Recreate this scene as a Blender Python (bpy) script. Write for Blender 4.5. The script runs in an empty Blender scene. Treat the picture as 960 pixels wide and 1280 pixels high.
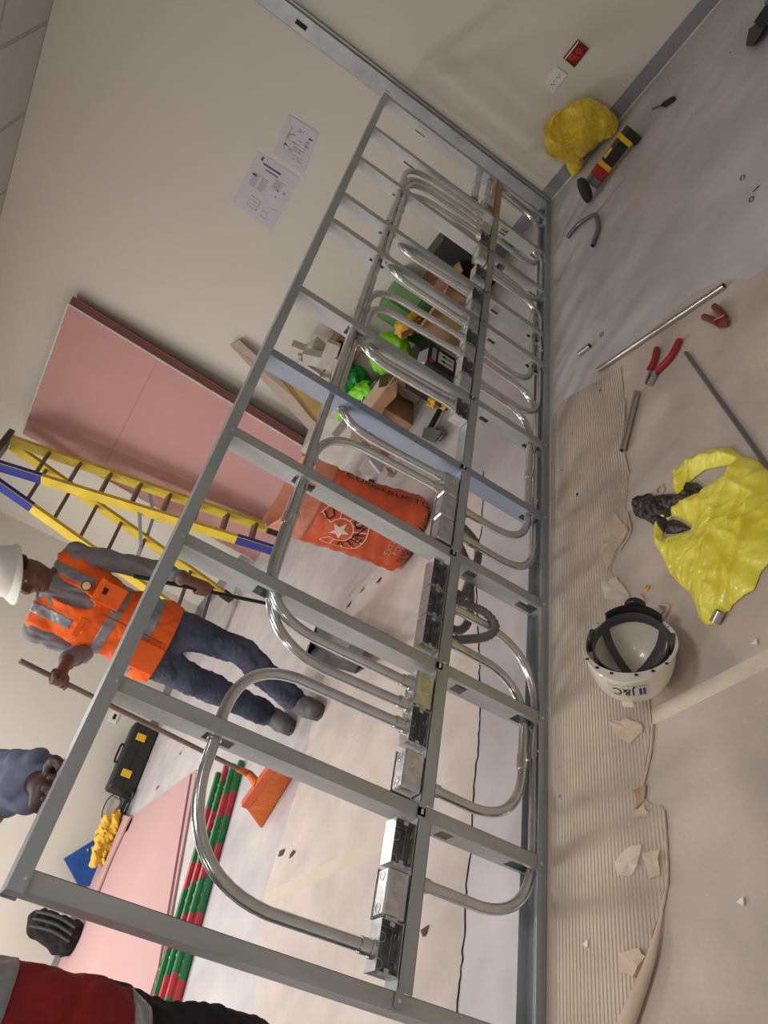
import bpy, math, random
import numpy as np
from mathutils import Vector, Matrix
random.seed(4)
C = bpy.context.scene.collection
scene = bpy.context.scene
V = lambda *a: np.array(a, float)

# ------------------------------------------------------------------ camera
CAM = V(-4.77738, -1.53590, 1.34625)
RM = np.array([[0.15471961, -0.53235741, -0.83226043],
               [-0.70934343, 0.52650036, -0.46864622],
               [0.6876727, 0.66286723, -0.2961643]])
F = 937.3145
cam = bpy.data.cameras.new('camera')
cam.sensor_fit = 'VERTICAL'; cam.sensor_height = 36; cam.lens = 36*F/1280; cam.clip_start = .02
co = bpy.data.objects.new('camera', cam); C.objects.link(co)
m = Matrix([[RM[0][i], -RM[1][i], -RM[2][i]] for i in range(3)]).to_4x4()
m.translation = Vector(CAM); co.matrix_world = m
scene.camera = co

def at(u, v, axis, val):
    """point on the plane axis=val seen at (u,v) in the photograph"""
    d = V((u-480)/F, (v-640)/F, 1) @ RM
    return CAM + d*((val-CAM[axis])/d[axis])

# ------------------------------------------------------------------ world, lamps, exposure
scene.view_settings.view_transform = 'Standard'; scene.view_settings.look = 'None'
scene.view_settings.exposure = 0.32; scene.view_settings.gamma = 1
w = bpy.data.worlds.new('world'); scene.world = w; w.use_nodes = True
w.node_tree.nodes['Background'].inputs[0].default_value = (.9, .93, 1, 1)
w.node_tree.nodes['Background'].inputs[1].default_value = .12
CEIL = 3.05
def area(name, loc, sx, sy, power, col=(1, .97, .93)):
    l = bpy.data.lights.new(name, 'AREA'); l.shape = 'RECTANGLE'; l.size = sx; l.size_y = sy
    l.energy = power; l.color = col
    o = bpy.data.objects.new(name, l); o.location = loc; C.objects.link(o); return o
LIGHTS = [(-4.5, 4.6, 74), (-4.5, 2.2, 29), (-2.3, 4.3, 22), (-4.5, -.5, 17), (-6.9, 3.6, 36), (-6.9, .9, 20), (-6.9, -2.3, 10), (-3.4, -2.6, 5)]

# ------------------------------------------------------------------ materials
def lin(c):
    return tuple((x/255/12.92 if x/255 <= .04045 else ((x/255+.055)/1.055)**2.4) for x in c)
MATS = {}
def mat(name, c, rough=.6, metal=0., var=.08, vs=6., bump=0., bs=60., c2=None, trans=0., alpha=1., ribs=0., coat=0., sss=0., det=3., emit=0, stretch=None, ribd='Y'):
    if name in MATS: return MATS[name]
    M = bpy.data.materials.new(name); M.use_nodes = True; nt = M.node_tree; N = nt.nodes; L = nt.links
    b = N['Principled BSDF']; c = lin(c)
    tc = N.new('ShaderNodeTexCoord')
    src = tc.outputs['Object']
    if stretch:
        mp = N.new('ShaderNodeMapping'); mp.inputs['Scale'].default_value = stretch; L.new(src, mp.inputs[0]); src2 = mp.outputs[0]
    else: src2 = src
    n = N.new('ShaderNodeTexNoise'); n.inputs['Scale'].default_value = vs; n.inputs['Detail'].default_value = det; L.new(src2, n.inputs['Vector'])
    r = N.new('ShaderNodeValToRGB'); r.color_ramp.elements[0].position = .3; r.color_ramp.elements[1].position = .7
    d = tuple(x*(1-var) for x in c) if c2 is None else lin(c2)
    u = tuple(min(1, x*(1+var)) for x in c)
    r.color_ramp.elements[0].color = (*d, 1); r.color_ramp.elements[1].color = (*u, 1)
    L.new(n.outputs['Fac'], r.inputs[0]); L.new(r.outputs[0], b.inputs['Base Color'])
    b.inputs['Roughness'].default_value = rough; b.inputs['Metallic'].default_value = metal
    b.inputs['Alpha'].default_value = alpha
    b.inputs['Transmission Weight'].default_value = trans
    b.inputs['Coat Weight'].default_value = coat
    if emit:
        b.inputs['Emission Color'].default_value = (1, .98, .94, 1); b.inputs['Emission Strength'].default_value = emit
    if sss: b.inputs['Subsurface Weight'].default_value = sss; b.inputs['Subsurface Scale'].default_value = .02
    last = None
    if bump:
        n2 = N.new('ShaderNodeTexNoise'); n2.inputs['Scale'].default_value = bs; n2.inputs['Detail'].default_value = 4; L.new(src2, n2.inputs['Vector'])
        bp = N.new('ShaderNodeBump'); bp.inputs['Strength'].default_value = bump; bp.inputs['Distance'].default_value = .01
        L.new(n2.outputs['Fac'], bp.inputs['Height']); last = bp
    if ribs:
        wv = N.new('ShaderNodeTexWave'); wv.bands_direction = ribd; wv.inputs['Scale'].default_value = ribs; wv.inputs['Distortion'].default_value = .3; wv.inputs['Detail Scale'].default_value = .3
        L.new(src, wv.inputs['Vector'])
        bp = N.new('ShaderNodeBump'); bp.inputs['Strength'].default_value = .9; bp.inputs['Distance'].default_value = .004
        L.new(wv.outputs['Fac'], bp.inputs['Height'])
        if last: L.new(last.outputs[0], bp.inputs['Normal'])
        last = bp
    if last: L.new(last.outputs[0], b.inputs['Normal'])
    MATS[name] = M; return M
wallm = mat('wall_paint', (217, 213, 202), .75, var=.02, vs=.8, bump=.05, bs=150)
ceilm = mat('ceiling_tile', (190, 184, 186), .9, var=.03, bump=.15, bs=200)
gridm = mat('ceiling_grid', (160, 155, 157), .5)
vinyl = mat('vinyl_floor', (202, 197, 199), .4, c2=(184, 180, 183), vs=5, det=9, bump=0, bs=30, stretch=(1, .8, 1))
basem = mat('baseboard_grey', (140, 140, 146), .5, var=.05)
paper = mat('cardboard_sheet', (196, 182, 170), .8, c2=(178, 165, 156), vs=5, det=9, bump=.15, bs=90)
ribpaper = mat('ribbed_cardboard', (202, 185, 168), .8, c2=(184, 169, 156), vs=4, det=8, ribs=28, bump=.1, bs=60)
flapm = mat('torn_cardboard', (206, 186, 164), .85, var=.08, vs=12, bump=.2, bs=60)
tapem = mat('masking_tape', (212, 200, 182), .6, var=.03)
galv = mat('galvanised_steel', (182, 186, 186), .36, metal=.55, var=.16, vs=14, det=6, bump=.04, bs=40, stretch=(1, 1, .25))
galvt = mat('galvanised_track', (168, 175, 178), .36, metal=.4, var=.16, vs=10, det=6, bump=.04, bs=40, stretch=(.25, 1, 1))
blued = mat('blue_film_steel', (138, 162, 198), .38, metal=.85, c2=(176, 182, 188), vs=9, det=5, stretch=(1, 1, .3))
emt = mat('conduit_steel', (206, 207, 206), .2, metal=.9, var=.1, vs=20, det=4)
boxm = mat('box_zinc', (200, 203, 204), .3, metal=.85, var=.2, vs=40, det=5, bump=.05, bs=80)
boxin = mat('box_inside_shade', (120, 124, 126), .4, metal=.8, var=.3, vs=60)
screwm = mat('screw_zinc', (235, 235, 232), .2, metal=.8)
darkm = mat('dark_gap', (30, 30, 34), .8)
flexm = mat('flex_conduit', (112, 110, 110), .55, var=.1)
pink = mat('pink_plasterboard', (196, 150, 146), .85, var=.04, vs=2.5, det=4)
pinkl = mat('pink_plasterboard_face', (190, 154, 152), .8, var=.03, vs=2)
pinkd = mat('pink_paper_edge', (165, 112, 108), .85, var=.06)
gyp = mat('gypsum_edge', (225, 222, 215), .9, var=.08, vs=30, bump=.5, bs=90)
yel = mat('yellow_fibreglass', (222, 196, 66), .45, var=.12, vs=8)
blu = mat('blue_paint', (44, 56, 140), .5)
alu = mat('ladder_aluminium', (128, 116, 114), .45, metal=.4, var=.1)
orp = mat('orange_plastic_sack', (222, 98, 54), .4, c2=(198, 76, 40), vs=5, bump=.25, bs=18)
orc = mat('clear_orange_plastic', (246, 166, 136), .3, var=.12, vs=14, bump=.5, bs=30, alpha=.68)
whitep = mat('white_plastic', (232, 230, 224), .3, var=.03, coat=.3)
creamp = mat('cream_plastic', (226, 218, 204), .32, var=.03, coat=.3)
blackp = mat('black_plastic', (28, 28, 31), .45, var=.2, vs=20)
dgrey = mat('dark_grey_plastic', (72, 72, 76), .5, var=.15)
skin1 = mat('skin_brown', (118, 82, 68), .55, var=.1, vs=18, sss=.1)
skin2 = mat('skin_dark', (66, 44, 38), .55, var=.1, vs=18)
vest = mat('orange_vest', (255, 104, 22), .7, var=.1, vs=7, bump=.25, bs=25)
refl = mat('reflective_strip', (142, 144, 148), .4, metal=.2, var=.08, vs=30)
shirtm = mat('grey_shirt', (128, 126, 130), .85, var=.12, vs=12, bump=.3, bs=22)
jean = mat('blue_jeans', (78, 86, 108), .85, c2=(50, 57, 76), vs=8, det=7, bump=.35, bs=28)
bootm = mat('worn_leather', (66, 66, 70), .7, c2=(110, 108, 106), vs=22, det=6)
redv = mat('red_cloth', (128, 14, 20), .85, var=.12, vs=6, bump=.25, bs=24)
blacktr = mat('black_cloth', (22, 22, 26), .9, var=.2)
bluesh = mat('blue_grey_cloth', (110, 116, 140), .85, var=.12, vs=9, bump=.3, bs=20)
ybag = mat('yellow_polythene', (246, 238, 104), .3, c2=(232, 214, 48), vs=7, det=5, bump=.1, bs=14, stretch=(1, 2.4, 1), sss=.25, coat=.2)
ybag2 = mat('amber_polythene', (240, 212, 60), .3, c2=(214, 182, 50), vs=7, det=4, bump=.1, bs=14, sss=.3)
kbag = mat('black_polythene', (48, 42, 40), .35, var=.3, vs=20, bump=.6, bs=40)
lime = mat('lime_polythene', (140, 232, 52), .35, var=.16, vs=12, bump=.3, bs=24, sss=.2)
grn = mat('green_polythene', (30, 140, 60), .4, var=.25, vs=16, bump=.3)
sage = mat('sage_carton', (104, 150, 96), .6, var=.06)
card = mat('brown_cardboard', (186, 146, 112), .85, var=.08, vs=6)
cardl = mat('light_cardboard', (198, 172, 148), .85, var=.06, vs=6)
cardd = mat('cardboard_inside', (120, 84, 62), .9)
redp = mat('red_rubber', (164, 34, 44), .45, var=.12)
steel = mat('bright_steel', (196, 192, 186), .25, metal=.9, var=.08)
steeld = mat('dull_steel', (128, 132, 136), .4, metal=.8, var=.12)
yelp = mat('yellow_plastic', (232, 186, 40), .45, var=.05)
redw = mat('red_wrap', (196, 62, 74), .4, var=.15, vs=30)
grw = mat('green_wrap', (34, 128, 74), .4, var=.2, vs=30)
orbr = mat('orange_bristle', (226, 118, 52), .6, var=.18, vs=40, stretch=(3, 3, .3), bump=.4, bs=60)
wood = mat('grey_wood', (128, 112, 102), .75, var=.2, vs=20, stretch=(1, 1, .2))
ochre = mat('ochre_board', (168, 138, 84), .8, var=.1)
pap = mat('white_paper', (206, 202, 214), .8, var=.02)
ink = mat('grey_ink', (150, 146, 158), .9)
inkd = mat('dark_ink', (92, 88, 98), .9)
blk = mat('black_ink', (20, 20, 24), .6)
purp = mat('purple_ink', (70, 50, 150), .6)
redpl = mat('red_plate', (110, 22, 18), .35, var=.1)
redpl2 = mat('red_plate_detail', (200, 50, 40), .35)
bluet = mat('blue_tarp', (28, 84, 160), .5, var=.2, vs=9, bump=.4, bs=18)
yelc = mat('yellow_cloth', (228, 184, 64), .7, var=.12, vs=12, bump=.5, bs=20)
scrap = mat('white_scrap', (206, 198, 190), .85, var=.12, vs=9)
lampm = mat('lamp_diffuser', (250, 248, 244), .5, emit=1.0)
pinkl2 = mat('pink_line', (206, 120, 124), .7)

# ------------------------------------------------------------------ mesh helpers
class MB:
    def __init__(s): s.v = []; s.f = []; s.mi = []; s.k = 0
    def add(s, vs, fs):
        o = len(s.v); s.v += [tuple(map(float, p)) for p in vs]
        s.f += [tuple(i+o for i in f) for f in fs]; s.mi += [s.k]*len(fs); return s
    def box(s, a, b):
        (x0, y0, z0), (x1, y1, z1) = np.minimum(a, b), np.maximum(a, b)
        return s.add([(x0,y0,z0),(x1,y0,z0),(x1,y1,z0),(x0,y1,z0),(x0,y0,z1),(x1,y0,z1),(x1,y1,z1),(x0,y1,z1)],
                     [(3,2,1,0),(4,5,6,7),(0,1,5,4),(1,2,6,5),(2,3,7,6),(3,0,4,7)])
    def bbox(s, a, b, ch=.004):
        """box with chamfered vertical and horizontal edges"""
        a, b = np.minimum(a, b).astype(float), np.maximum(a, b).astype(float); c = (a+b)/2; h = (b-a)/2
        pts = []
        for k in range(3):
            for sx in (-1, 1):
                for sy in (-1, 1):
                    for sz in (-1, 1):
                        q = np.array([sx, sy, sz])*h; q2 = q.copy()
                        for j in range(3):
                            if j != k: q2[j] -= np.sign(q[j])*min(ch, h[j]*.9)
                        pts.append(c+q2)
        return s.hull(pts)
    def hull(s, pts):
        import bmesh
        bm = bmesh.new()
        for p in pts: bm.verts.new(p)
        r = bmesh.ops.convex_hull(bm, input=bm.verts)
        dead = [g for g in r['geom_interior'] if isinstance(g, bmesh.types.BMVert)]
        if dead: bmesh.ops.delete(bm, geom=dead, context='VERTS')
        bmesh.ops.dissolve_limit(bm, angle_limit=.01, verts=bm.verts, edges=bm.edges)
        bm.verts.index_update()
        s.add([v.co[:] for v in bm.verts], [[v.index for v in f.verts] for f in bm.faces]); bm.free(); return s
    def beam(s, p, q, w, h, up=(0, 0, 1)):
        """rectangular bar from p to q, width w sideways, height h along up"""
        p, q = V(*p), V(*q); d = q-p; d /= np.linalg.norm(d); u = V(*up); u = u-d*(u@d); u /= np.linalg.norm(u); r = np.cross(d, u)
        vs = [e+r*a*w/2+u*b*h/2 for e in (p, q) for a, b in ((-1,-1),(1,-1),(1,1),(-1,1))]
        return s.add(vs, [(0,1,2,3),(7,6,5,4),(0,4,5,1),(1,5,6,2),(2,6,7,3),(3,7,4,0)])
    def tube(s, path, r, seg=12, caps=True, hollow=0):
        P = [np.array(p, float) for p in path]; n = len(P); R = r if hasattr(r, '__len__') else [r]*n
        T = [P[min(i+1, n-1)]-P[max(i-1, 0)] for i in range(n)]; T = [t/max(np.linalg.norm(t), 1e-9) for t in T]
        a = V(0, 0, 1) if abs(T[0][2]) < .9 else V(1, 0, 0)
        u = np.cross(T[0], a); u /= np.linalg.norm(u); vs = []
        for i in range(n):
            u = u-T[i]*(u@T[i]); u /= np.linalg.norm(u); w_ = np.cross(T[i], u)
            for k in range(seg):
                t = 2*math.pi*k/seg; vs.append(P[i]+(u*math.cos(t)+w_*math.sin(t))*R[i])
        fs = [(i*seg+k, i*seg+(k+1) % seg, (i+1)*seg+(k+1) % seg, (i+1)*seg+k) for i in range(n-1) for k in range(seg)]
        if caps: fs += [tuple(range(seg))[::-1], tuple((n-1)*seg+k for k in range(seg))]
        return s.add(vs, fs)
    def pipe(s, path, r, ri, seg=14):
        """open hollow pipe"""
        o = len(s.v); s.tube(path, r, seg, False); n = len(path)
        o2 = len(s.v); s.tube(path, ri, seg, False)
        s.f = s.f[:-(n-1)*seg]+[f[::-1] for f in s.f[-(n-1)*seg:]]
        e = (n-1)*seg
        for k in range(seg):
            k2 = (k+1) % seg
            s.f += [(o+k2, o+k, o2+k, o2+k2), (o+e+k, o+e+k2, o2+e+k2, o2+e+k)]; s.mi += [s.k]*2
        return s
    def lathe(s, prof, c=(0, 0, 0), seg=28, axis=(0, 0, 1), sx=1, sy=1, caps=True):
        ax = V(*axis); ax /= np.linalg.norm(ax); a = V(1, 0, 0) if abs(ax[0]) < .9 else V(0, 1, 0)
        u = np.cross(ax, a); u /= np.linalg.norm(u); w_ = np.cross(ax, u); c = V(*c); n = len(prof); vs = []
        for (r, z) in prof:
            for k in range(seg):
                t = 2*math.pi*k/seg; vs.append(c+u*math.cos(t)*r*sx+w_*math.sin(t)*r*sy+ax*z)
        fs = [(i*seg+k, i*seg+(k+1) % seg, (i+1)*seg+(k+1) % seg, (i+1)*seg+k) for i in range(n-1) for k in range(seg)]
        if caps and prof[0][0] > 1e-6: fs.append(tuple(range(seg))[::-1])
        if caps and prof[-1][0] > 1e-6: fs.append(tuple((n-1)*seg+k for k in range(seg)))
        return s.add(vs, fs)
    def prism(s, poly, n0, h):
        """polygon (3D points) extruded along vector n0*h"""
        import bmesh
        P = [V(*p) for p in poly]; d = V(*n0)*h; n = len(P)
        return s.add(P+[p+d for p in P], [tuple(range(n))[::-1], tuple(range(n, 2*n))]+[(i, (i+1) % n, n+(i+1) % n, n+i) for i in range(n)])
    def mapv(s, fn): s.v = [tuple(fn(np.array(p))) for p in s.v]; return s
ROOT = {}
def obj(name, mb, m, parent=None, smooth=False, label=None, local=False, loc=None):
    me = bpy.data.meshes.new(name)
    if isinstance(mb, tuple): vs, fs = np.asarray(mb[0], float), mb[1]; mi = None
    else: vs, fs = np.array(mb.v), mb.f; mi = mb.mi
    off = V(0, 0, 0)
    if parent is not None: off = ROOT.get(parent.name, V(0, 0, 0))
    if local: off = V(0, 0, 0)
    if parent is None and loc is None and not local:
        off = V((vs[:, 0].min()+vs[:, 0].max())/2, (vs[:, 1].min()+vs[:, 1].max())/2, vs[:, 2].min())
    me.from_pydata((vs-off).tolist(), [], [list(map(int, f)) for f in fs])
    ms = m if isinstance(m, (list, tuple)) else [m]
    for q in ms: me.materials.append(q)
    if mi and len(ms) > 1: me.polygons.foreach_set('material_index', mi)
    if smooth:
        me.polygons.foreach_set('use_smooth', [True]*len(me.polygons))
        if smooth != 'all':
            try: me.set_sharp_from_angle(angle=math.radians(40))
            except Exception: pass
    me.update()
    o = bpy.data.objects.new(name, me); C.objects.link(o)
    if parent is not None:
        o.parent = parent; ROOT[o.name] = off
        if loc is not None: o.location = loc
    elif not local: o.location = off
    if parent is None: ROOT[o.name] = V(*o.location)
    if label: o['label'] = label
    return o
def tag(o, label, cat, group=None):
    o['label'] = label; o['category'] = cat
    if group: o['group'] = group
    return o
def thing(name, label, cat, loc=(0, 0, 0), group=None):
    o = bpy.data.objects.new(name, None); C.objects.link(o); o.location = tuple(map(float, loc)); o.empty_display_size = .05
    ROOT[o.name] = V(*map(float, loc)); return tag(o, label, cat, group)
def struct(name, mb, m, parent=None, smooth=False):
    o = obj(name, mb, m, parent, smooth)
    if parent is None: o['kind'] = 'structure'
    return o
def put(name, src, parent, loc, rz=0):
    """copy of a part (shared mesh) under parent"""
    o = src.copy(); C.objects.link(o); o.name = name; o.parent = parent; o.location = loc; o.rotation_euler = (0, 0, rz); return o
def copy_tree(src, parent=None):
    c = src.copy(); C.objects.link(c); c.parent = parent
    for ch in list(src.children): copy_tree(ch, c)
    return c
def fillet(pts, R, n=7):
    P = [np.array(p, float) for p in pts]; out = [P[0]]
    for i in range(1, len(P)-1):
        a, b = P[i-1]-P[i], P[i+1]-P[i]; la, lb = np.linalg.norm(a), np.linalg.norm(b); a /= la; b /= lb
        ang = math.acos(max(-1, min(1, a@b))); r = R[i-1] if hasattr(R, '__len__') else R
        t = min(r/math.tan(ang/2), la*.49 if i > 1 else la*.95, lb*.49 if i < len(P)-2 else lb*.95)
        p0, p1 = P[i]+a*t, P[i]+b*t
        for k in range(n+1):
            s = k/n; out.append((1-s)**2*p0+2*s*(1-s)*(P[i]*.86+(p0+p1)/2*.14)+s*s*p1)
    return out+[P[-1]]
def spline(pts, n=8):
    P = [np.array(p, float) for p in pts]; P = [2*P[0]-P[1]]+P+[2*P[-1]-P[-2]]; out = []
    for i in range(1, len(P)-2):
        for k in range(n):
            t = k/n; out.append(.5*((2*P[i])+(-P[i-1]+P[i+1])*t+(2*P[i-1]-5*P[i]+4*P[i+1]-P[i+2])*t*t+(-P[i-1]+3*P[i]-3*P[i+1]+P[i+2])*t**3))
    return out+[P[-2]]
def text_mb(s, size, extr=.0006):
    cu = bpy.data.curves.new('t', 'FONT'); cu.body = s; cu.size = size; cu.extrude = extr; cu.align_x = 'CENTER'; cu.align_y = 'CENTER'; cu.resolution_u = 3
    o = bpy.data.objects.new('t', cu); C.objects.link(o); dg = bpy.context.evaluated_depsgraph_get()
    me = bpy.data.meshes.new_from_object(o.evaluated_get(dg)); mb = MB()
    mb.add([v.co[:] for v in me.vertices], [tuple(p.vertices) for p in me.polygons])
    bpy.data.objects.remove(o); bpy.data.curves.remove(cu); bpy.data.meshes.remove(me); return mb
def frame_map(mb, c, ex, ey, ez):
    c, ex, ey, ez = map(lambda a: V(*a), (c, ex, ey, ez)); return mb.mapv(lambda p: c+ex*p[0]+ey*p[1]+ez*p[2])

# ------------------------------------------------------------------ implicit surfaces
class Field:
    def __init__(s, lo, hi, h):
        s.lo = V(*lo); s.h = h; s.n = np.ceil((V(*hi)-s.lo)/h).astype(int)+1
        s.g = np.full(s.n, .3, np.float32); s.ax = [s.lo[i]+h*np.arange(s.n[i], dtype=np.float32) for i in range(3)]
    def sub(s, lo, hi):
        i0 = np.clip(((np.array(lo)-s.lo)/s.h).astype(int), 0, s.n-1); i1 = np.clip(((np.array(hi)-s.lo)/s.h).astype(int)+2, 1, s.n)
        sl = tuple(slice(a, b) for a, b in zip(i0, i1))
        X = s.ax[0][sl[0]][:, None, None]; Y = s.ax[1][sl[1]][None, :, None]; Z = s.ax[2][sl[2]][None, None, :]
        return sl, X, Y, Z
    def mix(s, sl, d, k):
        g = s.g[sl]
        if k > 0: hh = np.clip(.5+.5*(g-d)/k, 0, 1); s.g[sl] = g*(1-hh)+d*hh-k*hh*(1-hh)
        else: s.g[sl] = np.minimum(g, d)
    def cap(s, a, b, r0, r1=None, k=.02):
        a, b = V(*a), V(*b); r1 = r0 if r1 is None else r1; m_ = max(r0, r1)+k+.03
        sl, X, Y, Z = s.sub(np.minimum(a, b)-m_, np.maximum(a, b)+m_)
        if 0 in [q.stop-q.start for q in sl]: return s
        d = b-a; L2 = d@d+1e-12
        t = np.clip(((X-a[0])*d[0]+(Y-a[1])*d[1]+(Z-a[2])*d[2])/L2, 0, 1)
        dist = np.sqrt((X-a[0]-t*d[0])**2+(Y-a[1]-t*d[1])**2+(Z-a[2]-t*d[2])**2)-(r0+(r1-r0)*t)
        s.mix(sl, dist, k); return s
    def ell(s, c, r, ax=None, k=.03, cut=False):
        c = V(*c); r = V(*r); A = np.eye(3) if ax is None else np.array(ax, float); m_ = max(r)+k+.03
        sl, X, Y, Z = s.sub(c-m_, c+m_)
        if 0 in [q.stop-q.start for q in sl]: return s
        q = [(X-c[0])*A[i][0]+(Y-c[1])*A[i][1]+(Z-c[2])*A[i][2] for i in range(3)]
        k0 = np.sqrt(sum((q[i]/r[i])**2 for i in range(3)))+1e-6; k1 = np.sqrt(sum((q[i]/r[i]**2)**2 for i in range(3)))+1e-6
        d = k0*(k0-1)/k1
        if cut: s.g[sl] = np.maximum(s.g[sl], -d)
        else: s.mix(sl, d, k)
        return s
    def xyz(s): return s.ax[0][:, None, None], s.ax[1][None, :, None], s.ax[2][None, None, :]
    def mesh(s, iso=0., g=None):
        g = (s.g if g is None else g)-iso; n = np.array(g.shape); S = g < 0
        c = n-1; cnt = np.zeros(c, np.float32); acc = np.zeros((3, *c), np.float32)
        offs = [(i, j, k) for i in (0, 1) for j in (0, 1) for k in (0, 1)]
        sl = lambda o: tuple(slice(o[i], o[i]+c[i]) for i in range(3))
        for a in range(3):
            for o in offs:
                if o[a]: continue
                o2 = list(o); o2[a] = 1; g0, g1 = g[sl(o)], g[sl(o2)]; mk = (S[sl(o)] != S[sl(o2)])
                t = np.where(mk, g0/np.where(mk, g0-g1, 1), 0)
                cnt += mk
                for b in range(3): acc[b] += mk*((t if a == b else 0)+(o[b] if a != b else 0))
        act = cnt > 0; idx = np.full(c, -1, np.int64); idx[act] = np.arange(act.sum())
        I = np.argwhere(act); P = s.lo+s.h*(I+np.stack([acc[b][act]/cnt[act] for b in range(3)], 1))
        faces = []
        for a in range(3):
            b, d = (a+1) % 3, (a+2) % 3
            s0 = [slice(None)]*3; s1 = [slice(None)]*3; s0[a] = slice(0, -1); s1[a] = slice(1, None)
            for q in (b, d): s0[q] = slice(1, -1); s1[q] = slice(1, -1)
            A, B = S[tuple(s0)], S[tuple(s1)]
            for fl, mk in ((0, A & ~B), (1, ~A & B)):
                J = np.argwhere(mk)
                if not len(J): continue
                J[:, b] += 1; J[:, d] += 1
                def ii(db, dd):
                    K = J.copy(); K[:, b] += db; K[:, d] += dd; return idx[K[:, 0], K[:, 1], K[:, 2]]
                q = np.stack([ii(-1, -1), ii(0, -1), ii(0, 0), ii(-1, 0)], 1)
                if fl: q = q[:, ::-1]
                faces.append(q)
        return P, np.concatenate(faces).tolist()
def wrink(X, Y, Z, sc, seed=0):
    r = np.random.default_rng(seed); o = 0
    for k in range(5):
        d = r.normal(size=3)*sc*(1+.5*k); o = o+(1/(1+k*.6))*np.sin(X*d[0]+Y*d[1]+Z*d[2]+r.uniform(0, 6)+1.3*np.sin(X*d[1]*.6+Y*d[2]*.6-Z*d[0]*.6))
    return 1-2*np.abs(o)/2.2
def mound(polys, H, res=.006, s=.04, wr=.15, sc=28, seed=0, z0=0., fold=0, fang=0.):
    """crumpled thing lying on the floor inside closed outlines (even-odd)"""
    P = [np.array([q[:2] for q in pl]) for pl in polys]; lo = P[0].min(0)-.02; hi = P[0].max(0)+.02
    f = Field((*lo, z0-.02), (*hi, z0+H*1.6+.02), res); X, Y, Z = f.xyz()
    x, y = X[:, :, 0], Y[:, :, 0]; x, y = np.broadcast_arrays(x, y); ins = np.zeros(x.shape, bool); dm = np.full(x.shape, 9.)
    for pl in P:
        for i in range(len(pl)):
            a, b = pl[i], pl[(i+1) % len(pl)]; d = b-a
            t = np.clip(((x-a[0])*d[0]+(y-a[1])*d[1])/(d@d+1e-12), 0, 1)
            dm = np.minimum(dm, np.hypot(x-a[0]-t*d[0], y-a[1]-t*d[1]))
            cr = ((a[1] > y) != (b[1] > y)); xi = a[0]+(y-a[1])*d[0]/(d[1] if abs(d[1]) > 1e-9 else 1e-9); ins ^= cr & (x < xi)
    d = np.where(ins, dm, -dm)
    h = np.where(d > 0, H*(1-np.exp(-np.maximum(d, 0)/s)), d)
    h = h*(1+wr*wrink(x, y, 0*x, sc, seed)*(d > 0))+wr*.25*H*wrink(x, y, 0*x, sc*2.3, seed+9)*(d > .012)
    if fold:
        p_ = x*math.cos(fang)+y*math.sin(fang); q_ = -x*math.sin(fang)+y*math.cos(fang)
        h = h+fold*(d > 0)*(1-np.exp(-np.maximum(d, 0)/.02))*(np.maximum(0, wrink(p_*5, q_*34, 0*x, 1., seed+4))**2+.5*np.maximum(0, wrink(p_*14, q_*26+p_*16, 0*x, 1., seed+6))**2)
    f.g = np.maximum(Z-z0-h[:, :, None]*1., z0-Z).astype(np.float32)
    return f.mesh()
# ================================================================== the setting
for i, (x, y, e) in enumerate(LIGHTS): area('ceiling_lamp', (x, y, CEIL-.02), .6, .6, e*1.0)
XL, YB, YF = -8.6, -4.2, 5.8
struct('floor', MB().box((XL, YB, -.1), (0, YF, 0)), vinyl)
struct('wall_right', MB().box((0, YB, 0), (.1, YF, CEIL)), wallm)
struct('wall_back', MB().box((XL, YF, 0), (.1, YF+.1, CEIL)), wallm)
struct('wall_left', MB().box((XL-.1, YB, 0), (XL, YF+.1, CEIL)), wallm)
struct('wall_front', MB().box((XL-.1, YB-.1, 0), (.1, YB, CEIL)), wallm)
b = struct('baseboard_right', MB().box((-.012, YB, 0), (0, YF, .082)), basem)
struct('baseboard_back', MB().box((XL, YF-.012, 0), (-.012, YF, .082)), basem)
struct('trim_1', MB().box((-.016, YB, 0), (-.0125, -.015, .006)), gyp)
ceil = struct('ceiling', MB().box((XL, YB, CEIL+.01), (0, YF, CEIL+.1)), ceilm)
tile0 = None
for i in range(14):
    for j in range(16):
        cx, cy = -.3-.61*i, YF-.3-.61*j
        if cx < -8.4 or cy < -4: continue
        if tile0 is None:
            tile0 = obj('ceiling_tile', MB().bbox((-.296, -.296, -.012), (.296, .296, .0), .006), ceilm, ceil, local=True); tile0.location = V(cx, cy, CEIL)-ROOT['ceiling']; continue
        put('ceiling_tile', tile0, ceil, V(cx, cy, CEIL)-ROOT['ceiling'])
g = MB()
for i in range(15): g.box((-.61*i-.009, YB, CEIL-.014), (-.61*i+.015, YF, CEIL-.002))
for j in range(17): g.box((XL, YF-.61*j-.012, CEIL-.013), (0, YF-.61*j+.012, CEIL-.001))
obj('ceiling_grid', g, gridm, ceil)

# ================================================================== steel partition frame
D = .064; H = 1.2; SX = [-4.411, -4.013, -3.599, -3.177, -2.769, -2.36, -1.792, -1.538, -1.126, -.718, -.251]
fr = thing('partition_frame', 'low galvanised steel stud frame running across the room to the right wall', 'metal framing', (-2.2, .032, 0))
def stud_mb(h=H, D=D, fl=.036, holes=((.03, .1), (.28, .32), (.885, .955)), t=.0012):
    s = MB(); s.box((-fl, 0, 0), (0, t, h)); s.box((-fl, D-t, 0), (0, D, h)); s.box((-t, 0, 0), (0, .007, h)); s.box((-t, D-.007, 0), (0, D, h))
    z = 0
    for a, b_ in holes:
        s.box((-fl, t, z), (-fl+t, D-t, a)); s.box((-fl, t, a), (-fl+t, .013, b_)); s.box((-fl, D-.013, a), (-fl+t, D-t, b_)); z = b_
    s.box((-fl, t, z), (-fl+t, D-t, h))
    return s
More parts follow.
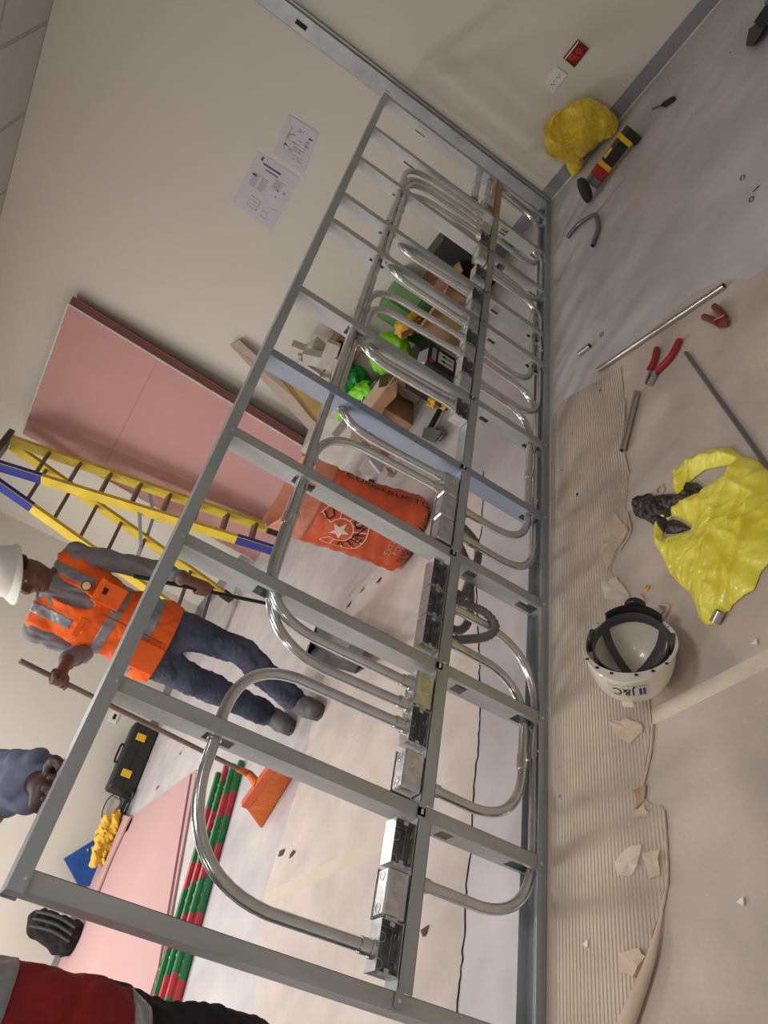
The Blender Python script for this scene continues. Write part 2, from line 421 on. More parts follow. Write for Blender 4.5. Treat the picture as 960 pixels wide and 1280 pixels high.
s0 = obj('stud', stud_mb(holes=((.03, .1),)), galv, fr, local=True, loc=(0, 0, 0)); RT = ROOT['partition_frame']
s0.location = V(SX[0], 0, .002)-RT
s1 = obj('stud', stud_mb(), galv, fr, local=True, loc=(0, 0, 0)); s1.location = V(SX[1], 0, .002)-RT
for k, x in enumerate(SX[1:]):
    if k == 0: continue
    o = put('stud', s1, fr, V(x, 0, .002)-RT)
    if k == 3:
        o.data = s0.data.copy(); o.data.materials.clear(); o.data.materials.append(blued); o['label'] = 'stud with blue protective film'
S_ = MB().tube([(0, -.0025, 0), (0, -.0012, 0)], .0055, 10).tube([(0, -.0045, 0), (0, -.0024, 0)], .003, 8)
sc0 = obj('screw', S_, screwm, fr, local=True, loc=(0, 0, 0)); sc0.location = V(SX[0]-.018, 0, 1.18)-RT
for x in SX:
    if x != SX[0]: put('screw', sc0, fr, V(x-.018, 0, 1.18)-RT)
    put('screw', sc0, fr, V(x-.018, 0, .018)-RT)
# bottom and top tracks
t = MB(); X0 = -4.75
t.box((X0, -.002, 0), (-.002, D+.002, .0015)); t.box((X0, -.0025, 0), (-.002, -.0012, .032)); t.box((X0, D+.0012, 0), (-.002, D+.0025, .032)); t.box((X0, -.0045, 0), (-.002, -.0025, .006))
obj('bottom_track', t, galvt, fr)
nb = MB()
for i in range(18): nb.lathe([(.012, .0015), (.012, .003), (.006, .0035), (.006, .006), (0, .0065)], (-4.62+i*.235, .03, 0), 10)
obj('track_anchor', nb, galv, fr)
t = MB(); x0, x1 = -4.452, -.205
t.box((x0, -.002, H+.002), (x1, D+.002, H+.0035)); t.box((x0, -.0028, H-.028), (x1, -.0014, H+.002)); t.box((x0, D+.0014, H-.028), (x1, D+.0028, H+.002))
obj('top_track', t, galvt, fr)
obj('end_clip', MB().box((-.262, -.006, H-.05), (-.228, -.0028, H+.004)).box((-.262, -.006, H+.004), (-.228, .03, H+.0055)), screwm, fr)
ws = MB(); Dw = .1
ws.box((-.042, .003, 0), (-.002, .0045, 3.03)); ws.box((-.042, .0045, 0), (-.0405, Dw, 2.62)); ws.box((-.0405, .0045, 2.65), (-.039, Dw, 3.03)); ws.box((-.042, Dw-.0015, 0), (-.002, Dw, 3.03)); ws.box((-.0035, .0, 0), (-.002, .013, 3.03))
w1 = obj('wall_stud', ws, galvt, fr)
obj('gap_shade', MB().box((-.012, -.004, 0), (-.0035, .0028, 3.03)), darkm, fr)  # solid dark strip standing in for the shade between the channels
obj('wall_channel', MB().box((-.0065, -.016, 0), (-.0005, -.0045, 3.03)).box((-.02, -.012, .0), (-.0125, .002, 3.03)), galv, fr)
obj('cable_slot', MB().box((-.0428, .04, 1.73), (-.0421, .066, 1.80)), darkm, fr)
# support strip bay by bay, with tabs over the stud flanges
e = [(SX[i], SX[i+1]-.036) for i in range(10)]
for i, (a, b_) in enumerate(e):
    s = MB(); a += .0005; b_ -= .0005
    s.box((a, -.004, .364), (b_, -.0026, .402)); s.box((a, -.004, .4005), (b_, .05, .402)); s.box((a, -.004, .364), (b_, .01, .3652))
    s.box((a-.030, -.0042, .385), (a+.004, -.0027, .405)).box((b_, -.0042, .385), (b_+.028, -.0027, .405))
    p_ = obj('support_strip', s, (galvt if i != 9 else mat('brown_reflection', (176, 140, 110), .5, metal=.3)), fr)  # last bay: brown reflection painted into the strip colour
    obj('tab_screw', MB().tube([(a-.016, -.0072, .395), (a-.016, -.004, .395)], .004, 8).tube([(b_+.014, -.0072, .395), (b_+.014, -.004, .395)], .004, 8), screwm, p_)

# ================================================================== junction boxes
ORD = ['first', 'second', 'third', 'fourth', 'fifth', 'sixth', 'seventh', 'eighth', 'ninth', 'tenth', 'eleventh', 'twelfth', 'thirteenth', 'fourteenth', 'fifteenth', 'sixteenth', 'seventeenth', 'eighteenth', 'nineteenth', 'twentieth', 'twenty-first', 'twenty-second', 'twenty-third']
L_, HB, DB = .051, .058, .046
def ring(mb, c, r, ax, t=.0008, w_=.0016):
    return mb.lathe([(r-w_, 0), (r-w_, t), (r, t), (r, 0)], c, 16, ax, caps=False)
def proto_box(openf):
    r = thing('junction_box', 'x', 'electrical box', (0, 0, 0), 'junction boxes along the support strip')
    if openf:
        b = MB(); t = .0016
        b.box((-L_, 0, 0), (-L_+t, DB, HB)).box((L_-t, 0, 0), (L_, DB, HB)).box((-L_+t, 0, 0), (L_-t, DB, t)).box((-L_+t, 0, HB-t), (L_-t, DB, HB)).box((-L_+t, DB-t, t), (L_-t, DB, HB-t))
        b.box((-L_-.006, -.0015, .02), (-L_, 0, .05)).box((L_, -.0015, .02), (L_+.006, 0, .05))
        obj('box_shell', b, boxm, r, local=True)
        obj('interior_shade', MB().box((-L_+.004, DB-.0035, .004), (L_-.004, DB-.002, HB-.004)), boxin, r, local=True)  # darker sheet at the back, painting the shade inside the open box
        q = MB()
        for x in (-.026, .026): obj('knockout', ring(MB(), (x, DB-.004, HB/2), .011, (0, -1, 0), .0016), boxm, r, local=True)
        for x in (-.03, .03): obj('knockout', ring(MB(), (x, DB*.5, t), .010, (0, 0, 1), .0016), boxm, r, local=True)
        obj('fixing_lug', MB().box((-L_+.002, .002, HB/2-.006), (-L_+.011, .004, HB/2+.006)), boxm, r, local=True)
        obj('fixing_lug', MB().box((L_-.011, .002, HB/2-.006), (L_-.002, .004, HB/2+.006)), boxm, r, local=True)
    else:
        obj('box_shell', MB().bbox((-L_, -.006, 0), (L_, DB-.006, HB), .004), boxm, r, local=True)
        obj('rim_flange', MB().bbox((-L_-.003, DB-.006, -.001), (L_+.003, DB-.003, HB+.003), .001), boxm, r, local=True)
        q = MB()
        for x in (-.024, .024): obj('knockout', ring(MB(), (x, -.006, HB/2), .014, (0, -1, 0), .0005, .0008), boxm, r, local=True)
        for x in (-.034, 0.034): obj('knockout', ring(MB(), (x, DB*.42, HB), .0105, (0, 0, 1), .001, .0012), boxm, r, local=True)
        for x, z in ((-.012, .02), (.006, .036)): obj('rivet', MB().lathe([(.002, 0), (.002, .0008), (0, .0008)], (x, -.006, z), 8, (0, -1, 0)), screwm, r, local=True)
    return r
BX = [(-4.337, 1), (-4.23, 0), (-4.118, 1), (-3.94, 0), (-3.82, 1), (-3.71, 0), (-3.52, 1), (-3.412, 1), (-3.305, 1), (-3.115, 0), (-3.01, 0), (-2.905, 0),
      (-2.48, 1), (-2.307, 0), (-2.2, 1), (-2.093, 0), (-1.985, 1), (-1.88, 0), (-1.74, 0), (-1.632, 1), (-1.41, 1), (-1.23, 0), (-1.06, 1), (-.93, 0), (-.6, 0)]
ORD += ['twenty-fourth', 'twenty-fifth']
pb = {}
for i, (x, op) in enumerate(BX):
    if op not in pb: pb[op] = proto_box(op); o = pb[op]
    else: o = copy_tree(pb[op])
    o.location = (x, -.004 if op else .002, .404)
    o['label'] = f"{'open galvanised box' if op else 'closed galvanised box'}, {ORD[i]} from the near end of the strip"
for op in pb:
    pass

# ================================================================== conduits
def conduit(pts, R, label, group, r=.0142, coup=(), ties=(), name='steel_conduit', m=emt):
    path = fillet(pts, R, 12); c = np.array(pts).mean(0)
    t_ = thing(name, label, 'conduit', (pts[0][0], pts[0][1], min(p[2] for p in pts)), group)
    obj('tube', MB().tube(path, r, 14), m, t_, smooth=True)
    if name == 'steel_conduit':
        for e_, s_ in ((pts[0], path[2]), (pts[-1], path[-3])):
            e_ = V(*e_); d_ = V(0, 0, 1 if s_[2] > e_[2] else -1)
            obj('connector', MB().tube([e_-d_*.004, e_+d_*.005], r+.007, 8).tube([e_+d_*.005, e_+d_*.03], r+.0032, 14), emt, t_, smooth=True)
    for a, b_ in coup:
        a, b_ = V(*a), V(*b_); mb = MB().tube([a, b_], r+.003, 14)
        k = obj('coupling', mb, emt, t_, smooth=True)
        obj('set_screw', MB().tube([(a+b_)/2+V(0, -r-.001, 0), (a+b_)/2+V(0, -r-.007, 0)], .004, 8), screwm, k)
    for a in ties:
        a = V(*a); obj('wire_tie', MB().tube([a+V(0, math.cos(t)*(r+.004), math.sin(t)*(r+.004)) for t in np.linspace(0, 6.28, 13)], .0012, 6).tube([a+V(0, -r-.004, 0), a+V(.01, -r-.022, .03)], .001, 6), steeld, t_)
    return t_
GU = 'conduits looped above the boxes'; GL = 'conduits looped below the boxes'
zb = .466
def up(x0, x1, z, y, R, lab, coup=(), ties=(), y0=.018):
    pts = [(x0, y0, zb), (x0, y0*.3+y*.7, z-.2), (x0, y, z), (x1, y, z), (x1, y0*.3+y*.7, z-.2), (x1, y0, zb)]
    p2 = [(x0, y0, zb), (x0, y, z), (x1, y, z), (x1, y0, zb)]
    conduit(p2, R, lab, GU, coup=[((c, y, z), (c+.045, y, z)) for c in coup], ties=[(c, y, z) for c in ties])
up(-4.345, -3.825, .93, .034, (.22, .15), 'nearest steel loop above the strip, from the first box through one stud to the fifth', (-4.05,))
up(-3.765, -2.93, .918, .044, (.2, .15), 'loop above the strip rising from the fifth box and falling to the twelfth', (-3.12,), (-3.33,))
up(-3.70, -.80, .935, .022, (.16, .15), 'longest upper conduit, rising from the sixth box and ending by the right wall', (-3.4, -1.5), (-2.25,))
up(-2.87, -1.99, .905, .044, (.16, .13), 'upper loop rising at the twelfth box and falling to the seventeenth', (-2.2,))
up(-2.47, -.87, .918, .034, (.16, .14), 'upper loop starting at the thirteenth box and ending near the right wall', (-1.25,))
up(-2.43, -2.11, .885, .044, (.12, .1), 'short upper loop between the thirteenth and sixteenth boxes')
up(-1.87, -.94, .905, .022, (.15, .14), 'upper loop rising from the eighteenth box', (-1.35,))
up(-1.61, -1.01, .89, .044, (.15, .14), 'upper loop rising from the twentieth box, lowest at the far bend', (-1.3,))
def down(x0, x1, z, y, R, lab, coup=(), y0=.03):
    conduit([(x0, y0, .363), (x0, y, z), (x1, y, z), (x1, y0, .363)], R, lab, GL, coup=[((c, y, z), (c+.045, y, z)) for c in coup])
down(-4.178, -3.372, .02, .03, (.16, .2), 'nearest loop under the strip, lying lowest in the track', (-3.74,))
down(-3.95, -3.50, .056, .038, (.16, .15), 'short loop under the fourth and eighth boxes', (-3.78,))
down(-2.955, -2.225, .078, .026, (.13, .13), 'loop under the eleventh box, higher of the pair', (-2.6,))
down(-3.075, -2.04, .036, .036, (.14, .14), 'loop under the tenth box, lower of the pair', (-2.72,))
down(-2.2, -1.3, .03, .03, (.13, .13), 'lower loop from under the fifteenth box', (-1.7,))
down(-1.98, -1.22, .072, .04, (.13, .13), 'lower loop from under the seventeenth box')
down(-1.27, -.72, .035, .026, (.13, .12), 'lower loop from under the twenty-second box')
down(-.9, -.3, .06, .04, (.13, .12), 'lower loop nearest the right wall')
# flexible grey conduit
def flex(pts, lab):
    path = spline(pts, 14); t_ = thing('flexible_conduit', lab, 'conduit', path[0], 'ribbed flexible conduits under the middle boxes')
    P = [path[0]]
    for a, b_ in zip(path, path[1:]):
        n_ = max(1, int(np.linalg.norm(b_-a)/.0022))
        for k in range(1, n_+1): P.append(a+(b_-a)*k/n_)
    R = [.0135+.0013*math.sin(i*math.pi*.5*1.0) for i in range(len(P))]
    obj('ribbed_hose', MB().tube(P, R, 12), flexm, t_, smooth='all')
flex([(-2.99, .05, .39), (-3.0, .06, .32), (-3.02, .072, .262), (-3.08, .08, .243), (-3.16, .085, .262), (-3.22, .08, .275), (-3.27, .07, .295), (-3.29, .055, .35), (-3.29, .05, .39)], 'ribbed hose looping behind the stud beside the closed boxes')
flex([(-3.33, .05, .39), (-3.333, .03, .31), (-3.34, .015, .24), (-3.375, .01, .203), (-3.42, .015, .225), (-3.455, .03, .285), (-3.475, .045, .34), (-3.478, .05, .39)], 'ribbed hose making the nearest rounded loop under the open boxes')
flex([(-3.42, .05, .39), (-3.415, .07, .32), (-3.385, .085, .275), (-3.33, .09, .25), (-3.24, .092, .25), (-3.13, .092, .27), (-3.07, .085, .31), (-3.05, .05, .39)], 'ribbed hose running behind the other loops')
# pipe stubs and fittings near the wall
for k, (z, y, r) in enumerate(((.525, .02, .021), (.44, .03, .017))):
    t_ = thing('pipe_stub', ['thick upper pipe stub bridging the two studs next to the wall', 'thinner lower pipe stub bridging the two studs next to the wall'][k], 'pipe', (-.5, y, z-r), 'pipe stubs by the wall')
    obj('tube', MB().pipe([(-.69, y, z), (-.29, y, z)], r, r-.003, 16), emt, t_, smooth=True)
    for x in (-.66, -.5, -.34): obj('collar', MB().tube([(x-.014, y, z), (x+.014, y, z)], r+.004, 16), boxm, t_, smooth=True)
# ================================================================== floor coverings
def outline(px, z=0., jit=0., sub=1, seed=1, keep=()):
    r = random.Random(seed); out = []
    n = len(px)
    for i in range(n):
        a, b_ = at(*px[i][:2], 2, z), at(*px[(i+1) % n][:2], 2, z); k = sub if len(px[i]) > 2 else 1
        if len(px[i]) > 2: k = max(2, int(np.linalg.norm(b_-a)/.018))
        for s in range(k):
            p = a+(b_-a)*s/k
            if s: p = p+V(r.uniform(-1, 1), r.uniform(-1, 1), 0)*jit
            out.append(p)
    return out
def sheet(name, px, z, h, m, label, jit=.004, seed=1, world=None):
    P = outline(px, z, jit, seed=seed) if world is None else world
    o = obj(name, MB().prism([(p[0], p[1], z) for p in P], (0, 0, 1), h), m)
    return tag(o, label, 'floor covering')
shB = sheet('floor_sheet', [(745, 463, 1), (800, 425, 1), (868, 366, 1), (900, 352, 1), (935, 350), (960, 333), (1250, 150), (1400, 900), (1300, 1700), (780, 1700), (760, 1281), (730, 900), (720, 600), (712, 520)], .0, .0016, paper, 'wide plain brown cardboard sheet under the helmet and yellow carrier bag', .005, 3)
shA = sheet('ribbed_floor_sheet', [(689, 700), (690, 540), (693, 518), (705, 500), (745, 478), (778, 458, 1), (781, 520, 1), (779, 562, 1), (786, 590, 1), (783, 640, 1), (787, 664, 1), (772, 688, 1), (764, 714, 1), (786, 745, 1), (790, 790, 1), (812, 868, 1), (815, 905, 1), (812, 935, 1), (804, 978, 1), (800, 988, 1), (812, 1004, 1), (829, 1008, 1), (832, 1055, 1), (834, 1100, 1), (827, 1142, 1), (808, 1200, 1), (786, 1278, 1), (770, 1330), (700, 1500), (684, 1500), (684, 1280), (686, 1000)], .0017, .0026, ribpaper, 'ribbed cardboard strip with a torn edge, laid along the front of the frame', .004, 5)
for k, (pl, m_, z) in enumerate((([(770, 642), (787, 664), (771, 688), (760, 712), (751, 690), (760, 660)], flapm, .005), ([(755, 728), (772, 722), (788, 745), (772, 753), (756, 748)], tapem, .0045),
        ([(762, 903), (785, 899), (803, 906), (804, 915), (788, 930), (770, 918)], flapm, .005), ([(795, 990), (808, 981), (806, 1000), (796, 1012)], mat('flap_dark', (176, 146, 120), .9), .005),
        ([(793, 1018), (806, 1006), (812, 1016), (800, 1024)], flapm, .0048), ([(770, 1078), (782, 1062), (803, 1056), (800, 1082), (788, 1096), (772, 1094)], tapem, .0048),
        ([(806, 1068), (826, 1062), (826, 1095), (812, 1100)], flapm, .0048), ([(776, 1192), (800, 1186), (808, 1196), (792, 1222), (778, 1216)], flapm, .012))):
    P = outline([(u, v, 1) for u, v in pl], z, .003, seed=k+20); c = np.mean(P, 0)
    P = [p+V(0, 0, .003+.007*random.random()*(i % 3 == 0)) for i, p in enumerate(P)]
    n = len(P); mb = MB(); mb.add(P+[c+V(0, 0, .0015)]+[V(p[0], p[1], .0043) for p in P], [(i, (i+1) % n, n) for i in range(n)]+[(i, n+1+i, n+1+(i+1) % n, (i+1) % n) for i in range(n)])
    obj('torn_flap', mb, m_, shA)
a_, b_ = at(828, 1140, 2, .008), at(778, 1292, 2, .02); c_ = at(806, 1205, 2, .016)
pth = spline([a_, c_+V(0, -.012, 0), b_], 8)
obj('curled_edge', MB().tube(pth, np.linspace(.003, .018, len(pth)), 14, False).tube([p+V(0, -.001, .001) for p in pth], np.linspace(.002, .011, len(pth)), 10, False), flapm, shA, smooth=True)
pth = [at(786, 680, 2, .006)+V(0, .003, 0), at(772, 692, 2, .006), at(763, 716, 2, .006)]
# torn ridge lips that stand up along the tear
for k, pl in enumerate(([(781, 500), (780, 560), (786, 592)], [(784, 640), (788, 664), (774, 688)], [(816, 905), (813, 940), (803, 984)], [(830, 1012), (833, 1060), (834, 1100), (827, 1140)])):
    pts = spline([at(u, v, 2, .006) for u, v in pl], 6)
    obj('raised_tear', MB().tube(pts, [.002+.0022*abs(math.sin(i*.9+k)) for i in range(len(pts))], 6), flapm, shA, smooth=True)
# beige sheet behind the frame
o = sheet('floor_sheet', [(604, 590, 1), (602, 660, 1), (594, 700, 1), (600, 860, 1), (598, 930, 1), (592, 990, 1), (589, 1060, 1), (583, 1100, 1), (581, 1160, 1), (573, 1240, 1), (570, 1290), (560, 1500), (300, 1500), (330, 1120), (380, 960, 1), (400, 850, 1), (433, 757, 1), (452, 738, 1), (475, 722, 1), (498, 698, 1), (540, 610, 1)], .0, .002, mat('beige_sheet', (212, 200, 192), .8, c2=(198, 186, 180), vs=5, det=8, bump=.1, bs=70), 'beige floor sheet with a long crack drawn as a painted shadow line, lying behind the frame', .005, 11)
mb = MB()
P = outline([(604, 590, 1), (602, 660, 1), (594, 700, 1), (600, 860, 1), (598, 930, 1), (592, 990, 1), (589, 1060, 1), (583, 1100, 1), (581, 1160, 1), (573, 1240, 1), (570, 1290)], 0, .004, seed=11)[:-1]
mb.tube([p+V(0, -.003, .0012) for p in P], [.0013+.0012*random.random() for _ in P], 5)
obj('crack_shadow', mb, darkm, o)  # dark line drawn along the edge for the shadow in the crack
for (u0, v0, u1, v1, wd, lab) in ((815, 897, 975, 815, .045, 'pale masking tape strip beside the upturned helmet'), (330, 1125, 482, 1052, .06, 'faint tape strip on the floor behind the frame')):
    o = obj('tape_strip', MB().beam(at(u0, v0, 2, .0022), at(u1, v1, 2, .0022), wd, .0008), tapem); tag(o, lab, 'tape')

# ================================================================== upturned helmet
hc = at(787, 803, 2, .115); hr = V(hc[0], hc[1], 0)
ht = thing('hard_hat', 'cream hard hat lying upside down on the cardboard with a lettered sticker', 'helmet', hr)
dv = CAM-V(hc[0], hc[1], .1); dv /= np.linalg.norm(dv); vv = RM[1]-(RM[1]@dv)*dv; vv /= np.linalg.norm(vv)
ez = V(.36, -.62, .70); ez /= np.linalg.norm(ez)
ex = -vv-(-vv@ez)*ez; ex /= np.linalg.norm(ex); ey = np.cross(ez, ex)
lowz = min(float((ex*p[0]+ey*p[1]+ez*p[2])[2]) for p in [V(math.cos(a)*.138*math.sin(t), math.sin(a)*.116*math.sin(t), -.138*math.cos(t)) for a in np.linspace(0, 6.28, 40) for t in np.linspace(0, 1.57, 20)])
hz = -lowz+.005
rimc = at(787, 806, 2, hz); hr = V(rimc[0], rimc[1], 0); ht.location = tuple(hr); ROOT['hard_hat'] = hr
def hm(p): return hr+V(0, 0, hz)+ex*p[0]+ey*p[1]+ez*p[2]
# local: z=0 rim, crown at -.14 ; long axis along x (front = -x)
prof = [(math.sin(t), -math.cos(t)) for t in np.linspace(0, math.pi/2, 12)]
RX, RY, RZ = .126, .108, .136
o1 = MB(); seg = 40
def shell(rx, ry, rz, flip=False, rows=12):
    vs = []; 
    for t in np.linspace(.02, math.pi/2, rows):
        for k in range(seg):
            a = 2*math.pi*k/seg; bulge = 1+.03*math.exp(-((math.sin(a))**2)/.02)*math.sin(t*2)
            vs.append((math.cos(a)*rx*math.sin(t)**.8, math.sin(a)*ry*math.sin(t)**.8, -rz*math.cos(t)**.9*bulge))
    fs = [(i*seg+k, i*seg+(k+1) % seg, (i+1)*seg+(k+1) % seg, (i+1)*seg+k) for i in range(rows-1) for k in range(seg)]+[tuple(range(seg))[::-1]]
    return vs, [f[::-1] for f in fs] if flip else fs
vs, fs = shell(RX, RY, RZ); o1.add(vs, fs); n0 = 11*seg
vi, fi = shell(RX-.004, RY-.004, RZ-.005, True); o1.add(vi, fi)
# rim flange
br = []
for k in range(seg):
    a = 2*math.pi*k/seg; e_ = .010+.012*max(0, -math.cos(a))**4
    br.append((math.cos(a)*(RX+e_), math.sin(a)*(RY+e_*.6), .004-.012*max(0, -math.cos(a))**3))
o = len(o1.v); o1.add(br+[(x*.99, y*.99, z+.003) for x, y, z in br]+[(x*(1-.03), y*(1-.03), .004) for x, y, z in [v for v in vs[n0:n0+seg]]], [])
for k in range(seg):
    k2 = (k+1) % seg
    o1.f += [(n0+k, n0+k2, o+k2, o+k), (o+k, o+k2, o+seg+k2, o+seg+k), (o+seg+k, o+seg+k2, o+2*seg+k2, o+2*seg+k), (o+2*seg+k, o+2*seg+k2, 12*seg+n0+k2, 12*seg+n0+k)]; o1.mi += [0]*4
obj('shell', o1.mapv(hm), creamp, ht, smooth=True)
q = MB().bbox((-.1, -.014, -.115), (-.07, .014, -.1), .003).mapv(hm); obj('crown_nub', q, creamp, ht)
# headband
def band(z0, z1, rx, ry, a0, a1, th, off=(0, 0, 0), tilt=0, n=26):
    mb = MB(); vs = []
    for i in range(n+1):
        a = a0+(a1-a0)*i/n
        for (r, z) in ((0, z0), (th, z0), (th, z1), (0, z1)):
            x = math.cos(a)*(rx-r); y = math.sin(a)*(ry-r); vs.append((x+off[0], y+off[1], z+off[2]+tilt*x))
    fs = [(i*4+j, i*4+(j+1) % 4, i*4+4+(j+1) % 4, i*4+4+j) for i in range(n) for j in range(4)]+[(0, 3, 2, 1), (n*4, n*4+1, n*4+2, n*4+3)]
    return mb.add(vs, fs)
obj('headband', band(-.012, .014, .112, .092, 0, 6.283, .004, (.012, 0, -.012), .14).mapv(hm), dgrey, ht, smooth=True)
obj('nape_band', band(-.014, .022, .124, .098, -.8, .8, .007, (.012, 0, -.012), .2).mapv(hm), blackp, ht, smooth=True)
obj('adjuster_knob', MB().lathe([(.0, 0), (.024, 0), (.027, .004), (.027, .016), (.022, .02), (0, .02)], (.133, 0, .022), 14, (1, 0, .2)).mapv(hm), blackp, ht)
for s in (-1, 1):
    p_ = [(-.075, s*.07, .0), (-.06, s*.05, -.05), (-.02, s*.02, -.095), (.03, -s*.02, -.098), (.07, -s*.06, -.05), (.09, -s*.075, .005)]
    mb = MB(); P = spline([hm(V(*q)) for q in p_], 6)
    for a, b2 in zip(P, P[1:]): mb.beam(a, b2, .022, .002, up=ez)
    obj('strap', mb, dgrey, ht)
for s in (-1, 1):
    obj('side_arm', MB().bbox((.0, s*.098-.006, -.03), (.05, s*.098+.006, .01), .003).mapv(hm), dgrey, ht)
k0 = None
for a in (2.2, 2.55, 2.9, 3.4, 3.75, 4.1, .9, -.9):
    p = V(math.cos(a)*(RX+.006), math.sin(a)*(RY+.004), .005); obj('vent_slot', MB().bbox(p-V(.004, .004, .001), p+V(.004, .004, .0012), .001).mapv(hm), darkm, ht)
# sticker on the front (-x side), written the way up the helmet is worn
def onshell(p, lift):
    y, z = p[0], p[1]; zz = -.052+z*1.0; t = math.acos(min(1, max(0, (-zz/RZ)))**(1/.9)); rr = math.sin(t)**.8
    a = math.pi+y/ (RY*rr); return V(math.cos(a)*(RX*rr+lift), math.sin(a)*(RY*rr+lift), zz)
lb = MB()
for i in range(8):
    for j in range(3):
        x0, x1, z0, z1 = -.042+.094*i/8, -.042+.094*(i+1)/8, -.018+.036*j/3, -.018+.036*(j+1)/3
        lb.add([onshell((x0, z0), .0012), onshell((x1, z0), .0012), onshell((x1, z1), .0012), onshell((x0, z1), .0012)], [(0, 1, 2, 3)])
st = obj('sticker', lb.mapv(hm), mat('sticker_cream', (214, 208, 198), .5), ht)
tx = text_mb('J&C', .034, .0002).mapv(lambda p: V(p[0]*.95+.004, p[1]*1.0, 0)); tx.mapv(lambda p: hm(onshell((-p[0]*1.0, -p[1]), .002)))
obj('lettering', tx, blk, st)
for k, x in enumerate((.031, .0395)):
    bb_ = MB().add([(x, -.012, 0), (x+.006, -.012, 0), (x+.006, .012, 0), (x, .012, 0)], [(0, 1, 2, 3)]).mapv(lambda p: hm(onshell((p[0], p[1]), .002)))
    obj('letter_bar', bb_, purp, st)

# ================================================================== yellow carrier bag on the floor
bo = [(843, 590), (868, 572), (892, 560), (915, 559), (930, 570), (948, 574), (968, 590), (972, 650), (966, 700), (952, 716), (944, 738), (930, 746), (918, 756), (912, 765), (905, 768), (899, 782), (882, 782), (873, 773), (870, 758), (862, 742), (846, 728), (835, 716), (830, 700), (818, 680), (817, 660), (826, 645), (838, 636), (848, 632), (841, 612)]
h1 = [(855, 620), (866, 600), (882, 588), (918, 581), (912, 590), (893, 605), (880, 615), (868, 620)]
h2 = [(829, 669), (832, 655), (841, 646), (852, 650), (868, 660), (866, 665), (848, 667), (838, 673)]
W_ = lambda pl, z=.0042: [at(u, v, 2, z) for u, v in pl]
o = obj('carrier_bag', mound([W_(bo), W_(h1), W_(h2)], .05, res=.0042, s=.05, wr=.14, sc=14, seed=3, z0=.0042, fold=.016, fang=-.5), ybag, smooth='all')
tag(o, 'bright yellow plastic carrier bag with two handle loops lying on the cardboard', 'bag')
tag(obj('black_bag_piece', mound([W_([(791, 636), (800, 622), (814, 616), (818, 620), (842, 617), (856, 617), (862, 602), (872, 603), (883, 613), (874, 622), (862, 632), (848, 640), (836, 650), (830, 668), (824, 662), (806, 650), (794, 646)])], .045, res=.004, s=.03, wr=.4, sc=50, seed=5, z0=.0042), kbag, smooth='all'), 'crumpled black plastic sticking out of the yellow carrier bag', 'plastic')
tag(obj('black_bag_piece', mound([W_([(831, 668), (833, 654), (842, 648), (852, 652), (866, 661), (846, 668)])], .02, res=.004, s=.02, wr=.3, sc=50, seed=6, z0=.0042), kbag, smooth='all'), 'black plastic seen through the lower handle loop of the yellow bag', 'plastic')
a, b_ = at(893, 778, 2, .014), at(900, 764, 2, .02)
tag(obj('pipe_fitting', MB().pipe([a, b_], .0125, .0095, 14), steel, smooth=True), 'short steel fitting poking out of the yellow bag corner', 'fitting')

# ================================================================== bag, grinder and outlets by the wall
f = Field((-.36, -.68, -.0), (.0, -.14, .4), .005)
f.ell((-.125, -.43, .18), (.12, .17, .15), k=.04); f.ell((-.14, -.40, .25), (.1, .13, .1), k=.04); f.cap((-.1, -.34, .12), (-.09, -.24, .03), .085, .035, k=.03); f.ell((-.13, -.53, .1), (.09, .09, .09), k=.04)
X, Y, Z = f.xyz(); f.ell((-.235, -.44, .29), (.075, .1, .09), cut=True)
f.g += (.018*wrink(X, Y, Z, 11, 2)+.005*wrink(X, Y, Z, 40, 5)).astype(np.float32); f.g = np.maximum(f.g, np.maximum(.002-Z, X+.004)+0*Y)
o = obj('rubbish_bag', f.mesh(), ybag2, smooth='all'); tag(o, 'crumpled yellow bag heaped against the wall beside the cordless grinder', 'bag')
gr = thing('angle_grinder', 'black, yellow and red cordless grinder with a black disc guard', 'power tool', (-.45, -.5, 0))
A = at(786, 172, 2, .05); B_ = at(740, 232, 2, .045); ax_ = (B_-A)/np.linalg.norm(B_-A); sd = np.cross(ax_, V(0, 0, 1)); Lg = np.linalg.norm(B_-A)
def gm(p): return A+ax_*p[0]*Lg+sd*p[1]*1.3+V(0, 0, p[2]*1.15+.01)
obj('battery', MB().bbox((-.14, -.04, -.045), (.04, .042, .025), .01).mapv(gm), blackp, gr)
obj('battery_stripe', MB().bbox((.02, -.043, -.03), (.12, .045, .03), .008).mapv(gm), yelp, gr)
obj('handle', MB().hull([(x, s*w_, z) for x, w_, zz in ((.1, .028, .026), (.35, .022, .024), (.62, .026, .026)) for s in (-1, 1) for z in (-zz, zz)]).mapv(gm), blackp, gr)
obj('collar', MB().bbox((.55, -.029, -.028), (.66, .029, .028), .006).mapv(gm), yelp, gr)
obj('motor_housing', MB().bbox((.64, -.032, -.03), (.85, .032, .03), .008).mapv(gm), redp, gr)
obj('gear_head', MB().bbox((.84, -.028, -.03), (1.0, .028, .028), .008).mapv(gm), steeld, gr)
obj('disc_guard', MB().lathe([(0, 0), (.06, 0), (.068, .01), (.068, .026), (0, .03)], gm((1.08, -.03, .01)), 24, (ax_*.75+V(0, 0, .45)-sd*.2)), blackp, gr, smooth=True)
obj('trigger', MB().bbox((.3, -.02, .02), (.5, .0, .034), .004).mapv(gm), yelp, gr)
